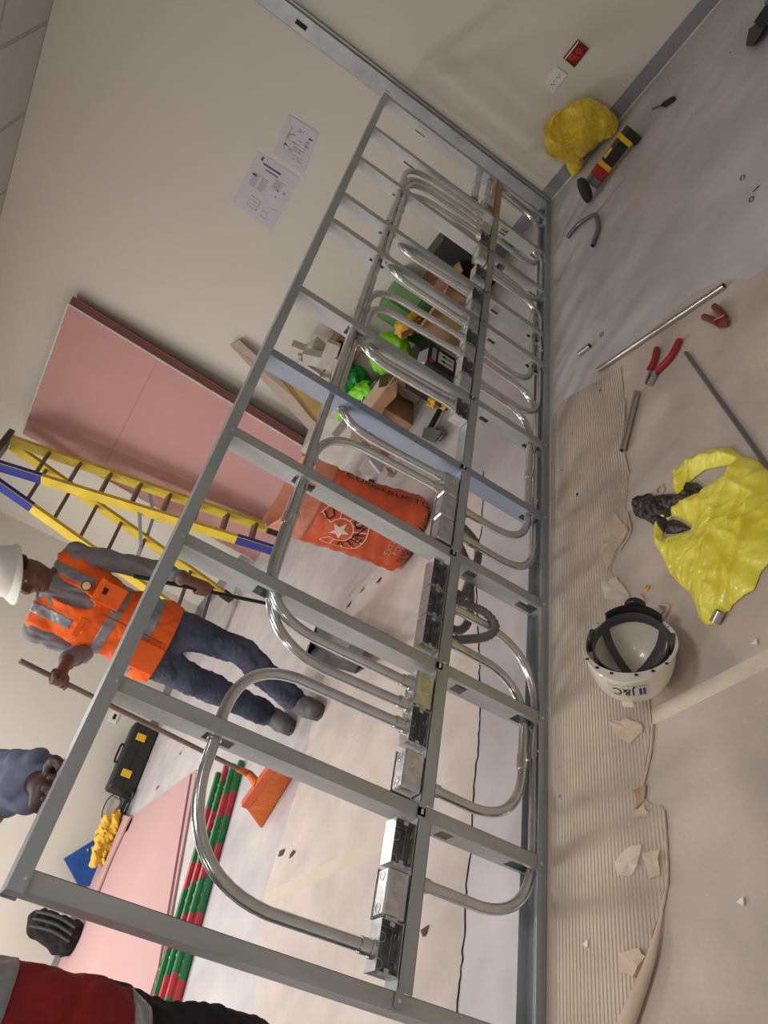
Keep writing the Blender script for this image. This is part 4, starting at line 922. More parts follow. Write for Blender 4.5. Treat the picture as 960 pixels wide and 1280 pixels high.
hull_thing('pink_chip', [at(482, 567, 2, .02)+V(random.uniform(-.02, .02), random.uniform(-.02, .02), random.uniform(-.01, .02)) for _ in range(9)], pink, 'small pink chip in the litter', 'chip')
# pipe bender
pbn = thing('pipe_bender', 'steel pipe bender head with a black handle lying behind the boxes', 'tool', at(540, 548, 2, 0))
obj('handle', MB().tube([at(550, 512, 2, .03), at(536, 538, 2, .03)], .017, 12), blackp, pbn, smooth=True)
obj('chrome_rod', MB().tube([at(556, 512, 2, .03), at(543, 538, 2, .03)], .009, 10), steel, pbn, smooth=True)
obj('head', MB().hull([at(u, v, 2, z) for u, v in ((530, 535), (541, 534), (552, 540), (549, 546), (541, 553), (527, 547)) for z in (.01, .05)]), steeld, pbn)
obj('hook', MB().tube(spline([at(u, v, 2, .03) for u, v in ((541, 541), (548, 534), (554, 541), (548, 551))], 5), .012, 8), steeld, pbn)
tag(obj('black_bar', MB().beam(at(505, 468, 2, .03), at(556, 507, 2, .03), .05, .05), blackp), 'long black bar lying between the cartons and the frame', 'bar')
tag(obj('yellow_ring', MB().tube([at(557, 505, 2, .07)+V(math.cos(t)*.03, math.sin(t)*.03, 0) for t in np.linspace(0, 6.28, 13)], .009, 8), yelp), 'yellow ring on the end of the black bar', 'ring')

# ================================================================== wall papers
def sheet_on_wall(px, lab, off):
    P = [at(u, v, 0, -off) for u, v in px]; t_ = thing('paper_sheet', lab, 'paper', np.mean(P, 0))
    obj('paper', MB().prism(P, (-1, 0, 0), .0008), pap, t_)
    def q(a, b_): return (P[0]*(1-a)+P[1]*a)*(1-b_)+(P[3]*(1-a)+P[2]*a)*b_+V(-.0013, 0, 0)
    return t_, q
def mark(q, a0, b0, a1_, b1_, t_, m_): obj('printed_mark', MB().add([q(a0, b0), q(a1_, b0), q(a1_, b1_), q(a0, b1_)], [(0, 1, 2, 3)]), m_, t_)
# corners: top-left, top-right, bottom-right, bottom-left as hung
t_, q = sheet_on_wall([(290, 252), (323, 189), (375, 222), (340, 289)], 'larger printed plan sheet taped to the wall, tilted', .001)
r = random.Random(3)
for (a, b_, w_, h_) in ((.9, .12, .07, .05), (.86, .2, .03, .42), (.8, .3, .02, .3), (.62, .1, .03, .1)): mark(q, a, b_, a+w_, b_+h_, t_, inkd)
for k in range(16): 
    a, b_ = .45+.03*(k % 8), .12+.2*(k//8); mark(q, a, b_, a+.012, b_+.12+.05*r.random(), t_, ink)
for k in range(8): mark(q, .62-.0*k+.02*k, .55+.02*(k % 3), .63+.02*k, .72+.05*(k % 2), t_, ink)
for (a0, b0, a1_, b1_) in ((.12, .28, .13, .52), (.30, .28, .31, .52), (.12, .28, .31, .285), (.12, .51, .31, .52), (.18, .3, .19, .5), (.24, .3, .25, .5), (.1, .62, .11, .76), (.2, .62, .21, .76), (.1, .62, .21, .625), (.1, .755, .21, .76), (.32, .78, .33, .9), (.5, .72, .53, .76), (.62, .84, .66, .89), (.6, .7, .64, .74)): mark(q, a0, b0, a1_, b1_, t_, ink)
t_, q = sheet_on_wall([(341, 192), (361, 143), (399, 166), (379, 218)], 'smaller plan sheet taped above and right of the larger one', .0022)
for k in range(26):
    a, b_ = .15+.7*r.random(), .15+.65*r.random(); mark(q, a, b_, a+.01+.02*r.random(), b_+.05+.1*r.random(), t_, ink)
for (a0, b0, a1_, b1_) in ((.25, .2, .26, .8), (.25, .2, .8, .215), (.25, .79, .8, .8), (.5, .2, .51, .8), (.36, .45, .38, .7), (.42, .45, .44, .7)): mark(q, a0, b0, a1_, b1_, t_, ink)

# ================================================================== far side, floor
pf = thing('plasterboard_floor_stack', 'pale pink plasterboards stacked flat on the floor near the wrapped pipes', 'plasterboard', (-3.3, 4.3, 0))
for k, (q) in enumerate(([(248, 962), (203, 1218), (170, 1330), (30, 1330), (88, 1165), (118, 1095), (170, 1018)], [(240, 968), (200, 1212), (165, 1330), (30, 1330), (92, 1160), (112, 1085), (160, 1040)])):
    obj('board', MB().prism([at(u, v, 2, .002+.014*k) for u, v in q], (0, 0, 1), .0135), pinkl, pf)
obj('board', MB().prism([at(u, v, 2, .035) for u, v in ((151, 1017), (164, 1022), (140, 1075), (118, 1130), (95, 1125), (110, 1085), (118, 1092))], (0, 0, 1), .0135), pinkl, pf)
wr = 0
PA, PB = [at(302, 952, 2, .02), at(228, 1225, 2, .02)], [at(276, 960, 2, .02), at(206, 1215, 2, .02)]
dd = PA[1]-PA[0]; 
for k in range(7):
    s_ = (k % 4)/3; row = k//4
    a = PA[0]*(1-s_)+PB[0]*s_; b_ = PA[1]*(1-s_)+PB[1]*s_; d = (b_-a); L0 = np.linalg.norm(d); d /= L0
    off = [.0, .05, .02, .07, .03, .01, .06][k]; a = a+d*off; b_ = b_+d*.9; zz = .021+row*.036
    a = V(a[0], a[1]+(.02 if row else 0), zz); b_ = V(b_[0], b_[1]+(.02 if row else 0), zz)
    t_ = thing('wrapped_pipe', f"{['outermost','second','third','innermost','upper front','upper middle','upper rear'][k]} pipe of the red and green wrapped bundle on the floor", 'pipe', (a+b_)/2-V(0, 0, .0195), 'wrapped pipes beside the pale boards')
    obj('tube', MB().tube([a, b_], .0185, 8), steeld, t_)
    n_ = 9; L1 = np.linalg.norm(b_-a); x = 0; rr = random.Random(40+k); c_ = k % 2
    while x < L1:
        ln = .13 if c_ else .2; x2 = min(L1, x+ln*rr.uniform(.8, 1.2)); wp_ = obj('wrapping', MB().tube([a+d*x, a+d*x2], .0195, 8), redw if c_ else grw, t_)
        if not c_:
            mb = MB(); y_ = x+.03
            while y_ < x2-.02: p = a+d*y_+V(0, 0, .0195); mb.bbox(p-V(.006, .003, .0), p+V(.006, .003, .0012), .0005); y_ += .06
            if mb.v: o_ = obj('white_print', mb, whitep, wp_); o_['kind'] = 'stuff'
        x = x2; c_ = 1-c_
# tool case
tc = thing('tool_case', 'black tool case with two yellow latches standing against the far wall', 'case', at(170, 950, 2, 0))
c0, c1 = V(-1.6, 5.70, 0), V(-2.26, 5.70, 0)
ca_ = thing
obj('case_body', MB().bbox((-2.26, 5.585, .003), (-1.6, 5.75, .25), .02), mat('case_black', (38, 38, 42), .5), tc)
obj('case_seam', MB().box((-2.255, 5.582, .13), (-1.605, 5.586, .138)), darkm, tc)
for x in (-1.74, -2.10): obj('latch', MB().bbox((x-.035, 5.57, .10), (x+.035, 5.586, .19), .005), yelp, tc)
obj('handle', MB().tube(spline([(-1.84, 5.66, .25), (-1.84, 5.66, .28), (-2.0, 5.66, .28), (-2.0, 5.66, .25)], 4), .01, 8), blackp, tc)
obj('base_skid', MB().bbox((-2.29, 5.58, .003), (-2.24, 5.75, .03), .005), blackp, tc)
# goggles and cables, cloths, black bag
cbl = thing('cable_coil', 'black cable coil lying by the tool case corner', 'cable', at(160, 1000, 2, 0))
for k in range(4):
    c = at(160, 1003, 2, .015+.012*k); obj('loop', MB().tube([c+V(math.cos(t)*(.12+.02*math.sin(k*2)), math.sin(t)*.10+.02*k, .004*math.sin(t*3+k)) for t in np.linspace(0, 6.28, 25)], .007, 6), blackp if k != 2 else mat('wire_grey', (150, 150, 150), .5), cbl, smooth=True)
hw = thing('clear_plastic_bag', 'clear crumpled packaging with dark loops beside the cable coil', 'packaging', at(138, 1010, 1, 5.6))
c = at(138, 1012, 1, 5.6)
obj('packaging', MB().hull([c+V(math.cos(t)*.13, random.uniform(-.03, .03), math.sin(t)*.1*(.7+.3*random.random())) for t in np.linspace(0, 6, 12)]), mat('grey_clear', (196, 192, 182), .3, alpha=.7), hw)
obj('loop', MB().tube([c+V(math.cos(t)*.13, -.035, math.sin(t)*.07) for t in np.linspace(0, 6.28, 17)], .005, 6), darkm, hw)
obj('orange_tag', MB().bbox(c+V(-.04, -.06, -.05), c+V(.0, -.04, -.02), .003), orbr, hw)
def leaf(name, px, y, m_, lab, cat, th=.02):
    tag(obj(name, MB().prism([at(u, v, 1, y) for u, v in px], (0, 1, 0), th), m_), lab, cat)
leaf('blue_sheet', [(80, 1073), (122, 1047), (140, 1060), (135, 1110), (98, 1106)], 5.7, bluet, 'blue plastic sheet against the far wall behind the pale boards', 'sheet')
f_c = at(133, 1048, 1, 5.5)
blob('yellow_cloth', f_c, (.20, .05, .10), yelc, 'crumpled yellow cloth behind the pale pink boards', 'cloth', seed=21, amp=.03, sc_=20, res=.01, extra=[(at(143, 1028, 1, 5.5), (.10, .05, .07)), (at(122, 1070, 1, 5.5), (.10, .05, .07))])
bc = at(100, 1176, 2, 0); f_ = at(38, 1150, 1, bc[1])
bk = thing('black_rucksack', 'black rucksack just behind the nearest stud', 'bag', bc)
ff = Field(bc+V(-.4, -.25, 0), bc+V(.4, .25, f_[2]+.15), .012); ff.cap(bc+V(0, 0, .1), V(f_[0], bc[1], f_[2]-.08), .13, .1, k=.05); ff.cap(bc+V(.0, .08, .1), V(f_[0], bc[1]+.08, f_[2]-.1), .12, .1, k=.05)
X, Y, Z = ff.xyz(); ff.g += (.012*wrink(X, Y, Z, 14, 3)).astype(np.float32); ff.g = np.maximum(ff.g, .003-Z+0*X+0*Y)
obj('bag_body', ff.mesh(), blacktr, bk, smooth='all')
for dx in (-.05, .0, .05): obj('webbing', MB().tube(spline([bc+V(dx, -.125, .1), V(f_[0]+dx, bc[1]-.12, f_[2]*.6), V(f_[0]+dx, bc[1]-.08, f_[2]+.0)], 6), .012, 6), dgrey, bk)
# wall outlets and marks
c = at(143, 896, 1, 5.8); ws_ = thing('wall_socket', 'small white socket low on the far wall above the tool case', 'wall socket', c-V(0, .01, .04))
obj('plate', MB().bbox(c-V(.06, .01, .04), c+V(.06, 0, .04), .003), whitep, ws_); obj('socket_insert', MB().bbox(c-V(.03, .012, .015), c+V(.025, -.009, .015), .002), darkm, ws_)
c = at(162, 651, 1, 5.8); ws_ = thing('wall_socket', 'black socket on the far wall seen between the ladder rails', 'wall socket', c-V(0, .01, .04))
obj('plate', MB().bbox(c-V(.055, .012, .04), c+V(.055, 0, .04), .003), blackp, ws_); obj('socket_insert', MB().bbox(c-V(.03, .014, .015), c+V(.03, -.011, .015), .002), dgrey, ws_)
for k, (u, v) in enumerate(((473, 727), (452, 739), (437, 755), (498, 692), (352, 1066), (225, 942), (197, 985), (186, 952), (366, 1068), (532, 1165))):
    c = at(u, v, 2, .004); r = random.Random(k+9)
    o = obj('floor_scrap', MB().hull([c+V(r.uniform(-.02, .02), r.uniform(-.03, .03), r.uniform(0, .006)) for _ in range(8)]), mat('scrap_grey', (84, 72, 66), .8)); tag(o, 'small grey-brown scrap '+['second nearest the sack foot', 'in the middle of the torn sheet edge', 'farthest along the torn sheet edge from the sack', 'nearest the sack foot', 'on the sheet, upper of the pair by the wrapped pipes', 'above the pale pink boards, nearest the frame', 'between tool case and pink boards', 'just beside the tool case', 'on the sheet, lower of the pair by the wrapped pipes', 'close to the nearest boxes'][k], 'scrap', 'scraps behind the frame')
# ================================================================== people
def nz(v): return v/np.linalg.norm(v)
def grip(f, pt, ax_, wrist, R, sgn=1, fr_=.0088):
    """a hand closed round a bar at pt with direction ax_"""
    ax_ = nz(ax_); r0 = (wrist-pt)-((wrist-pt)@ax_)*ax_; r0 = nz(r0); t0 = np.cross(ax_, r0)*sgn
    def arc(th, rr, s): return pt+ax_*s+(r0*math.cos(th)+t0*math.sin(th))*rr
    pc = pt+r0*(R+.020)
    f.cap(wrist, pc, .026, .026, k=.02)
    f.cap(pc-ax_*.028, pc+ax_*.026, .018, .018, k=.015); f.cap(arc(.5, R+.016, -.026), arc(.5, R+.016, .026), .013, k=.012)
    for i, (s, ln) in enumerate(((-.031, 3.4), (-.0105, 3.8), (.0105, 3.7), (.031, 3.2))):
        P = [arc(.4+ln*t_/5, R+.0085+.003*(t_ in (1, 3)), s) for t_ in range(6)]
        for a, b_ in zip(P, P[1:]): f.cap(a, b_, fr_*(1.04 if i else .9), fr_*(.98 if i else .85), k=.003)
    P = [arc(-.2, R+.022, .026*1), arc(-.8, R+.014, .04), arc(-1.7, R+.009, .046), arc(-2.5, R+.008, .040)]
    for a, b_ in zip(P, P[1:]): f.cap(a, b_, .0115, .010, k=.006)
def head(f, Hc, fd, u):
    s = np.cross(fd, u); A = [s, fd, u]
    f.ell(Hc+u*.02, (.074, .092, .098), A, k=.01); f.ell(Hc+fd*.02-u*.05, (.062, .072, .075), A, k=.03)
    f.ell(Hc+fd*.062-u*.098, (.026, .022, .018), A, k=.03); f.ell(Hc+fd*.075+u*.012, (.05, .02, .012), A, k=.015)
    for g_ in (-1, 1):
        f.ell(Hc+s*g_*.03+fd*.092-u*.012, (.014, .010, .009), A, cut=True); f.ell(Hc+s*g_*.045+fd*.06-u*.045, (.022, .02, .02), A, k=.02)
        f.ell(Hc+s*g_*.075-u*.02-fd*.005, (.010, .018, .03), A, k=.006)
    f.cap(Hc+fd*.09+u*.0, Hc+fd*.112-u*.035, .008, .012, k=.012)
    for g_ in (-1, 1): f.ell(Hc+fd*.1-u*.04+s*g_*.011, (.009, .010, .008), A, k=.006)
    f.ell(Hc+fd*.09-u*.066, (.024, .012, .006), A, k=.006); f.ell(Hc+fd*.088-u*.077, (.021, .012, .007), A, k=.006)
    return s
def person(nm_label, J, mats, hem, bands, helmet=True, h=.0065, name='person', grips=(), hat_mat=None):
    base = V((J['La'][0]+J['Ra'][0])/2, (J['La'][1]+J['Ra'][1])/2, 0); t_ = thing(name, nm_label, 'person', base)
    allp = np.array([J[k] for k in ('Ls', 'Rs', 'Le', 'Re', 'Lw', 'Rw', 'Lk', 'Rk', 'La', 'Ra', 'Lt', 'Rt', 'H')]); lo = allp.min(0)-.28; hi = allp.max(0)+.25; lo[2] = 0
    def ax3(): 
        s = nz(J['Ls']-J['Rs']); mid = (J['Ls']+J['Rs'])/2; pel = (J['Lh']+J['Rh'])/2; u = nz(mid-pel); s = nz(s-(s@u)*u); fr_ = np.cross(u, s); 
        return s, fr_, u, mid, pel
    s, fd, u, mid, pel = ax3()
    # s points to the person's left; front is the side the face is on
    fd = J['front']-(J['front']@u)*u; fd = nz(fd-(fd@s)*s)
    fd = nz(fd); A = [s, fd, u]
    f = Field(lo, hi, h)
    f.ell(mid-u*.15, (.165, .105, .20), A, k=.03); f.ell(pel+u*.10, (.145, .10, .17), A, k=.05); f.ell(pel, (.14, .095, .09), A, k=.03)
    f.cap(mid+u*.0, J['N'], .07, .06, k=.04); f.cap(J['N'], J['H']-J['U']*.06-J['F']*.02, .058, .054, k=.02)
    for S in 'LR':
        f.cap((J[S+'s']+mid)/2, J[S+'s'], .06, .052, k=.04); f.cap(J[S+'s'], J[S+'e'], .048, .038, k=.02); f.cap(J[S+'e'], J[S+'w'], .037, .026, k=.015)
        f.cap(J[S+'h'], J[S+'k'], .074, .052, k=.02); f.cap(J[S+'k'], J[S+'a']+V(0, 0, .03), .05, .032, k=.02); f.cap(J[S+'a']+V(0, 0, -.01), J[S+'a']*.35+J[S+'t']*.65, .026, .018, k=.01)
    head(f, J['H'], J['F'], J['U'])
    for g_ in grips: grip(f, *g_)
    for S in 'LR':
        if S+'open' in J: # relaxed slightly curled hand
            w_, d, n_ = J[S+'w'], *J[S+'open']; sd_ = np.cross(d, n_)
            f.cap(w_, w_+d*.05, .025, .022, k=.02); f.ell(w_+d*.06, (.042, .045, .017), [sd_, d, n_], k=.02)
            for i in range(4):
                p = w_+d*.095+sd_*(-.03+.02*i); L = (.03, .034, .032, .026)[i]
                for q in range(3): p2 = p+nz(d-n_*(-.35*q-.1))*L*(1-.15*q); f.cap(p, p2, .0095, .0085, k=.004); p = p2
            p = w_+d*.04+sd_*-.035; p2 = p+d*.03-sd_*.03; f.cap(p, p2, .013, .011, k=.01); f.cap(p2, p2+d*.03+n_*.008, .011, .009, k=.004)
    b_ = obj('body', f.mesh(), mats['skin'], t_, smooth='all')
    hs = np.cross(J['F'], J['U'])
    for g_ in (-1, 1):
        e_ = J['H']+hs*g_*.03+J['F']*.079-J['U']*.012
        ee = obj('eye', MB().lathe([(0, -.010), (.007, -.007), (.010, 0), (.007, .007), (0, .010)], e_, 12, J['F']), mat('eye_white', (210, 204, 198), .2), t_, smooth=True)
        obj('iris', MB().lathe([(0, .0), (.0045, 0), (.0035, .0012), (0, .0014)], e_+J['F']*.0094, 10, J['F']), mat('iris_dark', (26, 18, 16), .2), ee)
    obj('hair', MB().lathe([(.0745*math.cos(a)*1.06, .103*math.sin(a)) for a in np.linspace(-.25, 1.5, 9)], J['H']+J['U']*.016-J['F']*.012, 20, J['U'], 1.12, 1.0), mat('black_hair', (22, 18, 16), .6), t_, smooth=True)
    # shirt
    c = Field(lo, hi, h); c.ell(mid-u*.15, (.18, .12, .215), A, k=.03); c.ell(pel+u*.12, (.165, .12, .18), A, k=.05); c.cap(mid, J['N']+u*.0, .085, .072, k=.04)
    sl = J.get('sleeve', .05)
    for S in 'LR': c.cap((J[S+'s']+mid)/2, J[S+'s'], .064, .060, k=.03); c.cap(J[S+'s'], J[S+'e'], sl+.012, sl+.004, k=.02); c.cap(J[S+'e'], J[S+'e']+(J[S+'w']-J[S+'e'])*.93, sl+.003, sl*.82, k=.012)
    X, Y, Z = c.xyz(); wr_ = wrink(X, Y, Z, 17, 3).astype(np.float32); c.g += .007*wr_
    c.g = np.maximum(c.g, (pel[2]-.02)-Z+0*X+0*Y)
    for k_, (p, r) in enumerate(((J['N']+u*.05, .066),)): c.ell(p, (r, r, r), cut=True)
    obj('shirt', c.mesh(), mats['shirt'], t_, smooth='all')
    # trousers
    c = Field(lo, hi, h); c.ell(pel+u*.02, (.168, .125, .13), A, k=.04)
    for S in 'LR': c.cap(J[S+'h'], J[S+'k'], .1, .074, k=.03); c.cap(J[S+'k'], J[S+'k']+(J[S+'a']-J[S+'k'])*.93, .072, .066, k=.02)
    X, Y, Z = c.xyz(); c.g += (.009*wrink(X, Y, Z, 13, 5)+.003*wrink(X, Y, Z, 40, 6)).astype(np.float32)
    tr = obj('trousers', c.mesh(), mats['trousers'], t_, smooth='all')
    for S in 'LR':
        a, t2 = J[S+'a'], J[S+'t']; d = nz((t2-a)*V(1, 1, 0)); sd_ = np.cross(d, V(0, 0, 1)); lo2 = np.minimum(a, t2)-.12; lo2[2] = 0; hi2 = np.maximum(a, t2)+.12; hi2[2] = a[2]+.15
        c = Field(lo2, hi2, .004); hl = V(a[0], a[1], 0)-d*.03; 
        c.cap(a+V(0, 0, .06), V(a[0], a[1], .05)-d*.01, .05, .052, k=.02); c.cap(hl+V(0, 0, .042), hl+d*.14+V(0, 0, .045), .044, .046, k=.03); c.cap(hl+d*.14+V(0, 0, .042), hl+d*.245+V(0, 0, .042), .052, .046, k=.03)
        X, Y, Z = c.xyz(); c.g = np.maximum(c.g, .004-Z+0*X+0*Y); bt_ = obj('boot', c.mesh(), bootm if mats.get('boot') is None else mats['boot'], t_, smooth='all')
        obj('sole', MB().hull([hl+d*x+sd_*y*w_+V(0, 0, z) for x, w_ in ((-.04, .03), (.05, .038), (.15, .05), (.25, .044), (.29, .018)) for y in (-1, 1) for z in (0.001, .018)]), dgrey, bt_)
        for k in range(4):
            p = hl+d*(.10+.025*k)+V(0, 0, .09-.004*k); obj('lace', MB().tube([p-sd_*.022, p+V(0, 0, .005), p+sd_*.022], .003, 6), blackp, bt_)
    # vest
    def vestfield(grow):
        c = Field(lo, hi, h); g_ = grow
        c.ell(mid-u*.16, (.20+g_, .142+g_, .225+g_), A, k=.03); c.ell(pel+u*.12, (.19+g_, .145+g_, .20), A, k=.06); c.ell(pel-u*.02, (.205+g_, .155+g_, .19), A, k=.06)
        for S in 'LR': c.cap((J[S+'s']*.8+mid*.2)-u*.0, J['N']-u*.02+(J[S+'s']-mid)*.2, .07+g_, .055+g_, k=.03)
        X, Y, Z = c.xyz(); c.g += (.010*wrink(X, Y, Z, 12, 11)+.003*wrink(X, Y, Z, 34, 12)).astype(np.float32)
        for S in 'LR': c.ell(J[S+'s']+(J[S+'s']-mid)*.5-u*.04, (.085, .11, .13), A, cut=True)
        c.ell(J['N']+u*.05, (.085, .085, .09), A, cut=True)
        if J.get('vneck', True): c.ell(J['N']+fd*.13-u*.06, (.05, .13, .15), [nz(s), fd, u], cut=True)
        side = (X-pel[0])*s[0]+(Y-pel[1])*s[1]+(Z-pel[2])*s[2]
        c.g = np.maximum(c.g, hem+.05*side*J.get('hemtilt', 0)-Z+0*X+0*Y); return c, X, Y, Z
    c, X, Y, Z = vestfield(0); vo = obj('vest', c.mesh(), mats['vest'], t_, smooth='all')
    c2, X, Y, Z = vestfield(.0035)
    for (z0, z1) in bands:
        g_ = np.maximum(c2.g, np.abs((X-mid[0])*u[0]+(Y-mid[1])*u[1]+(Z-mid[2])*u[2]-((z0+z1)/2-mid[2]))-(z1-z0)/2)
        obj('reflective_band', c2.mesh(g=g_.astype(np.float32)), refl, vo, smooth='all')
    if J.get('braces', True):
        lat = (X-mid[0])*s[0]+(Y-mid[1])*s[1]+(Z-mid[2])*s[2]; hh = (X-mid[0])*u[0]+(Y-mid[1])*u[1]+(Z-mid[2])*u[2]
        for g2 in (-1, 1):
            g_ = np.maximum(np.maximum(c2.g, np.abs(lat-g2*.105)-.026), -(hh+.13)+0*lat)
            obj('reflective_brace', c2.mesh(g=g_.astype(np.float32)), refl, vo, smooth='all')
    if helmet:
        H, Fh, Uh = J['H'], J['F'], J['U']; c0 = H+Uh*.045
        mb = MB(); sg = 36; rows = 10; vs = []
        for i in range(rows):
            tt = i/(rows-1)*math.pi/2
            for k in range(sg):
                a = 2*math.pi*k/sg; rg = 1+.025*math.exp(-(math.sin(a)**2)/.02)*math.cos(tt)
                vs.append(c0+Fh*math.cos(a)*.132*math.cos(tt)**.8+hs*math.sin(a)*.108*math.cos(tt)**.8+Uh*.118*math.sin(tt)*rg)
        n_ = len(vs); mb.add(vs, [(i*sg+k, i*sg+(k+1) % sg, (i+1)*sg+(k+1) % sg, (i+1)*sg+k) for i in range(rows-1) for k in range(sg)])
        ht_ = obj('hard_hat', mb, hat_mat or whitep, t_, smooth='all')
        mb = MB(); vs = []
        for (x, y, z) in ((1, 1, .003), (1.0, 1.0, -.010), (0, 0, -.018), (0, 0, -.012)):
            for k in range(sg):
                a = 2*math.pi*k/sg; e_ = .012+.04*max(0, math.cos(a))**2.5
                rx, ry = (.132, .108) if x else (.132+e_, .108+.012)
                vs.append(c0+Fh*math.cos(a)*rx+hs*math.sin(a)*ry+Uh*(z+(-.012*max(0, math.cos(a)) if not x else 0)))
        mb.add(vs, [(i*sg+k, i*sg+(k+1) % sg, ((i+1) % 4)*sg+(k+1) % sg, ((i+1) % 4)*sg+k) for i in range(4) for k in range(sg)])
        obj('brim', mb, hat_mat or whitep, ht_, smooth=True)
    return t_, vo, (s, fd, u, mid, pel)
# broom and dustpan first: the hands close on their handles
bA, bB = at(25, 826, 1, 1.62), at(312, 968, 2, .16)
def on_line(a, b_, u_, v_):
    """point of the segment whose picture lies nearest to (u_, v_)"""
    best = None
    for t in np.linspace(0, 1, 400):
        p = a+(b_-a)*t; q = RM@(p-CAM); d = math.hypot(480+F*q[0]/q[2]-u_, 640+F*q[1]/q[2]-v_)
        if best is None or d < best[0]: best = (d, p)
    return best[1]
br = thing('broom', 'orange-headed broom with a long brown wooden handle held by the orange-vested worker', 'broom', at(335, 1000, 2, 0))
obj('handle', MB().tube([bA, bB], .0115, 10), wood, br, smooth=True)
h0, h1_ = at(306, 1006, 2, .135), at(340, 958, 2, .135); hm_ = (h0+h1_)/2; t0_, t1_ = at(328, 1027, 2, .004), at(362, 972, 2, .004)
obj('socket', MB().tube([bB+(bA-bB)*.06, bB, hm_], [.016, .02, .026], 12), orbr, br, smooth=True)
obj('head_block', MB().beam(h0, h1_, .045, .035), mat('orange_block', (214, 96, 54), .5), br)
nb_ = 26; nd = nz(np.cross(nz(h1_-h0), V(0, 0, 1)))
for k in range(nb_):
    t = (k+.5)/nb_; a = h0+(h1_-h0)*t+V(0, 0, -.01); b_ = t0_+(t1_-t0_)*(t*1.1-.05); b_[2] = .004; w_ = np.linalg.norm(h1_-h0)/nb_*.62
    e_ = nz(h1_-h0); vs = [a+e_*w_+nd*.016, a-e_*w_+nd*.016, a-e_*w_-nd*.016, a+e_*w_-nd*.016, b_+e_*w_*1.3+nd*.028, b_-e_*w_*1.3+nd*.028, b_-e_*w_*1.3-nd*.028, b_+e_*w_*1.3-nd*.028]
    obj('bristle_tuft', MB().add(vs, [(0, 1, 2, 3), (7, 6, 5, 4), (0, 4, 5, 1), (1, 5, 6, 2), (2, 6, 7, 3), (3, 7, 4, 0)]), orbr, br)
dA = at(168, 720, 1, 1.50)
pc_ = [at(390, 776, 2, .16), at(458, 808, 2, .05), at(440, 838, 2, .006), at(383, 822, 2, .006)]
dB = at(385, 765, 2, .16)
dp = thing('dustpan', 'dark grey upright dustpan on a long black handle held in the worker\'s lower hand', 'dustpan', at(420, 810, 2, 0))
obj('handle', MB().tube([dA, dB], .010, 10), blackp, dp, smooth=True)
q = [at(u_, v_, 2, z) for u_, v_, z in ((396, 779, .2), (456, 808, .2), (449, 828, .02), (386, 806, .02))]
nn = nz(np.cross(q[1]-q[0], q[3]-q[0]))
obj('pan_back', MB().prism(q, nn, .006), dgrey, dp)
q2 = [q[3], q[2], at(444, 842, 2, .004), at(381, 824, 2, .004)]
obj('pan_floor', MB().prism(q2, V(0, 0, 1), .005), dgrey, dp)
for a, b_, c_ in ((q[0], q[3], q2[3]), (q[1], q[2], q2[2])): obj('pan_side', MB().prism([a, b_, c_], nz(q[1]-q[0]), .005), dgrey, dp)
obj('pan_label', MB().prism([q[0]*.55+q[1]*.45+(q[3]-q[0])*.1-nn*.001, q[0]*.2+q[1]*.8+(q[3]-q[0])*.1-nn*.001, q[0]*.2+q[1]*.8+(q[3]-q[0])*.8-nn*.001, q[0]*.55+q[1]*.45+(q[3]-q[0])*.8-nn*.001], -nn, .002), mat('mid_grey', (104, 100, 98), .5), dp)

J = dict(Ls=at(96, 694, 1, 1.80), Rs=at(45, 786, 1, 2.0), Lh=V(-2.735, 1.87, .87), Rh=V(-2.895, 1.965, .87),
         Le=at(192, 712, 1, 1.74), Lw=at(228, 722, 1, 1.52), Re=at(103, 815, 1, 2.03), Rw=at(84, 826, 1, 1.80),
         Lk=V(-2.745, 1.79, .465), La=V(-2.82, 1.90, .085), Lt=V(-2.92, 1.72, .04), Rk=V(-2.88, 2.03, .48), Ra=V(-2.77, 2.24, .10), Rt=V(-2.87, 2.08, .04))
J['N'] = at(66, 732, 1, 1.87); Fd = nz(V(-.86, -.28, -.42)); U0 = V(-.38, -.12, .92); Ud = nz(U0-(U0@Fd)*Fd)
J['F'], J['U'] = Fd, Ud; J['H'] = at(24, 716, 1, 1.82); J['front'] = nz(V(-.5, -.86, .05)); J['sleeve'] = .047
pL = on_line(dA, dB, 252, 733); pR = on_line(bA, bB, 75, 850)
wk, vo, (s, fd, u, mid, pel) = person('standing worker in white hard hat and orange vest, holding a broom and dustpan', J, dict(skin=skin1, shirt=shirtm, trousers=jean, vest=vest), .83,
    ((1.10, 1.155), (.93, .98)), grips=((pR, bA-bB, J['Rw'], .0115, 1), (pL, dB-dA, J['Lw'], .010, 1)))
c = at(89, 717, 1, 1.68); c = on_line(c, at(89, 717, 1, 1.95), 89, 717)
bd = mid+s*.085-u*.10+fd*.158; obj('badge', MB().lathe([(0, 0), (.024, 0), (.024, .004), (.0, .005)], bd, 18, fd), mat('badge_ring', (60, 60, 50), .5), vo)
obj('badge_face', MB().lathe([(0, 0), (.019, 0), (0, .001)], bd+fd*.0052, 18, fd), mat('badge_cream', (222, 196, 150), .5), vo)
pk = mid+s*.095-u*.205+fd*.165; fm = lambda p: pk+s*p[0]+u*p[1]+fd*p[2]
obj('pocket', MB().bbox((-.055, -.075, -.02), (.055, .045, .004), .004).mapv(fm), vest, vo); obj('pocket_flap', MB().bbox((-.06, .03, -.015), (.06, .06, .009), .003).mapv(fm), vest, vo)
obj('pocket_patch', MB().bbox((-.01, .008, .0), (.022, .032, .0065), .002).mapv(fm), blackp, vo)
pk = mid-s*.10-u*.20+fd*.160; fm = lambda p: pk+s*p[0]+u*p[1]+fd*p[2]
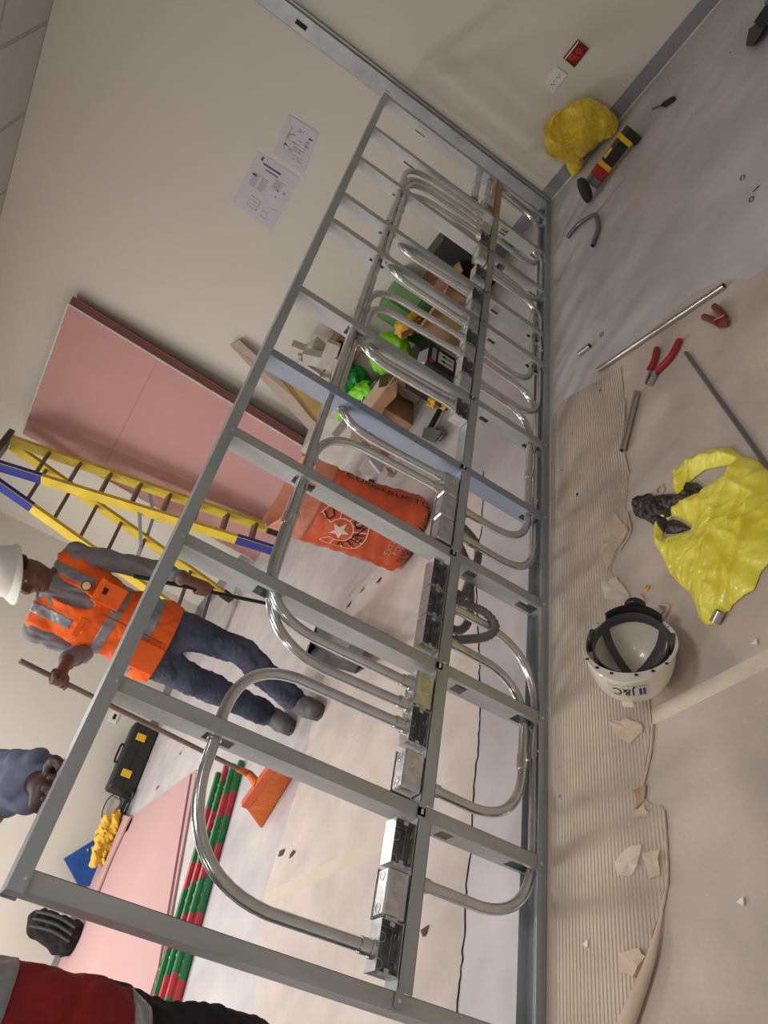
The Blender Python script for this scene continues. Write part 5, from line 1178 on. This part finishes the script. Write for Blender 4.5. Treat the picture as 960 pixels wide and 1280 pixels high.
obj('pocket_flap', MB().bbox((-.045, .02, -.015), (.05, .05, .008), .003).mapv(fm), vest, vo)
pk = pel-s*.09+u*.03+fd*.168; fm = lambda p: pk+s*p[0]+u*p[1]+fd*p[2]
obj('pocket', MB().bbox((-.07, -.06, -.03), (.07, .07, .004), .006).mapv(fm), vest, vo)
obj('front_zip', MB().tube([mid-u*.22+fd*.158, mid-u*.36+fd*.165, pel+u*.0+fd*.172], .004, 6), mat('vest_zip', (190, 70, 20), .5), vo)

# red-vested person at the near end of the frame
B0 = V(-4.64, .52, 0); sl_ = nz(V(.96, .28, 0)); fl_ = nz(V(.28, -.96, 0))
J2 = dict(Ls=B0+sl_*.20+V(0, 0, 1.36), Rs=B0-sl_*.20+V(0, 0, 1.36), Lh=B0+sl_*.09+V(0, 0, .86), Rh=B0-sl_*.09+V(0, 0, .86),
          Lk=B0+sl_*.12+fl_*.03+V(0, 0, .46), Rk=B0-sl_*.12+V(0, 0, .46), La=B0+sl_*.13+V(0, 0, .09), Ra=B0-sl_*.13+V(0, 0, .09), Lt=B0+sl_*.15+fl_*.2+V(0, 0, .04), Rt=B0-sl_*.16+fl_*.2+V(0, 0, .04),
          Le=at(-22, 985, 1, .44), Lw=at(42, 974, 1, .19), Re=B0-sl_*.30+V(0, 0, 1.08), Rw=B0-sl_*.30+fl_*.16+V(0, 0, .90))
J2['N'] = B0+V(0, 0, 1.43); J2['F'] = nz(fl_+V(0, 0, -.3)); J2['U'] = nz(V(0, 0, 1)-J2['F'][2]*J2['F']); J2['H'] = B0+fl_*.03+V(0, 0, 1.60); J2['front'] = fl_; J2['sleeve'] = .078; J2['vneck'] = False; J2['braces'] = False
J2['Ropen'] = (nz(fl_*.5+V(0, 0, -.8)), sl_)
rp = V(at(56, 984, 1, .09)[0], .075, H-.002)
p2, vo2, _ = person('person in red vest with grey bands and blue-grey sleeves, one hand on the top rail', J2, dict(skin=skin2, shirt=bluesh, trousers=blacktr, vest=redv, boot=blackp), .69, ((1.06, 1.125), (.745, .80)),
    grips=((rp, V(1, 0, 0), J2['Lw'], .012, -1),), helmet=True, hat_mat=creamp)
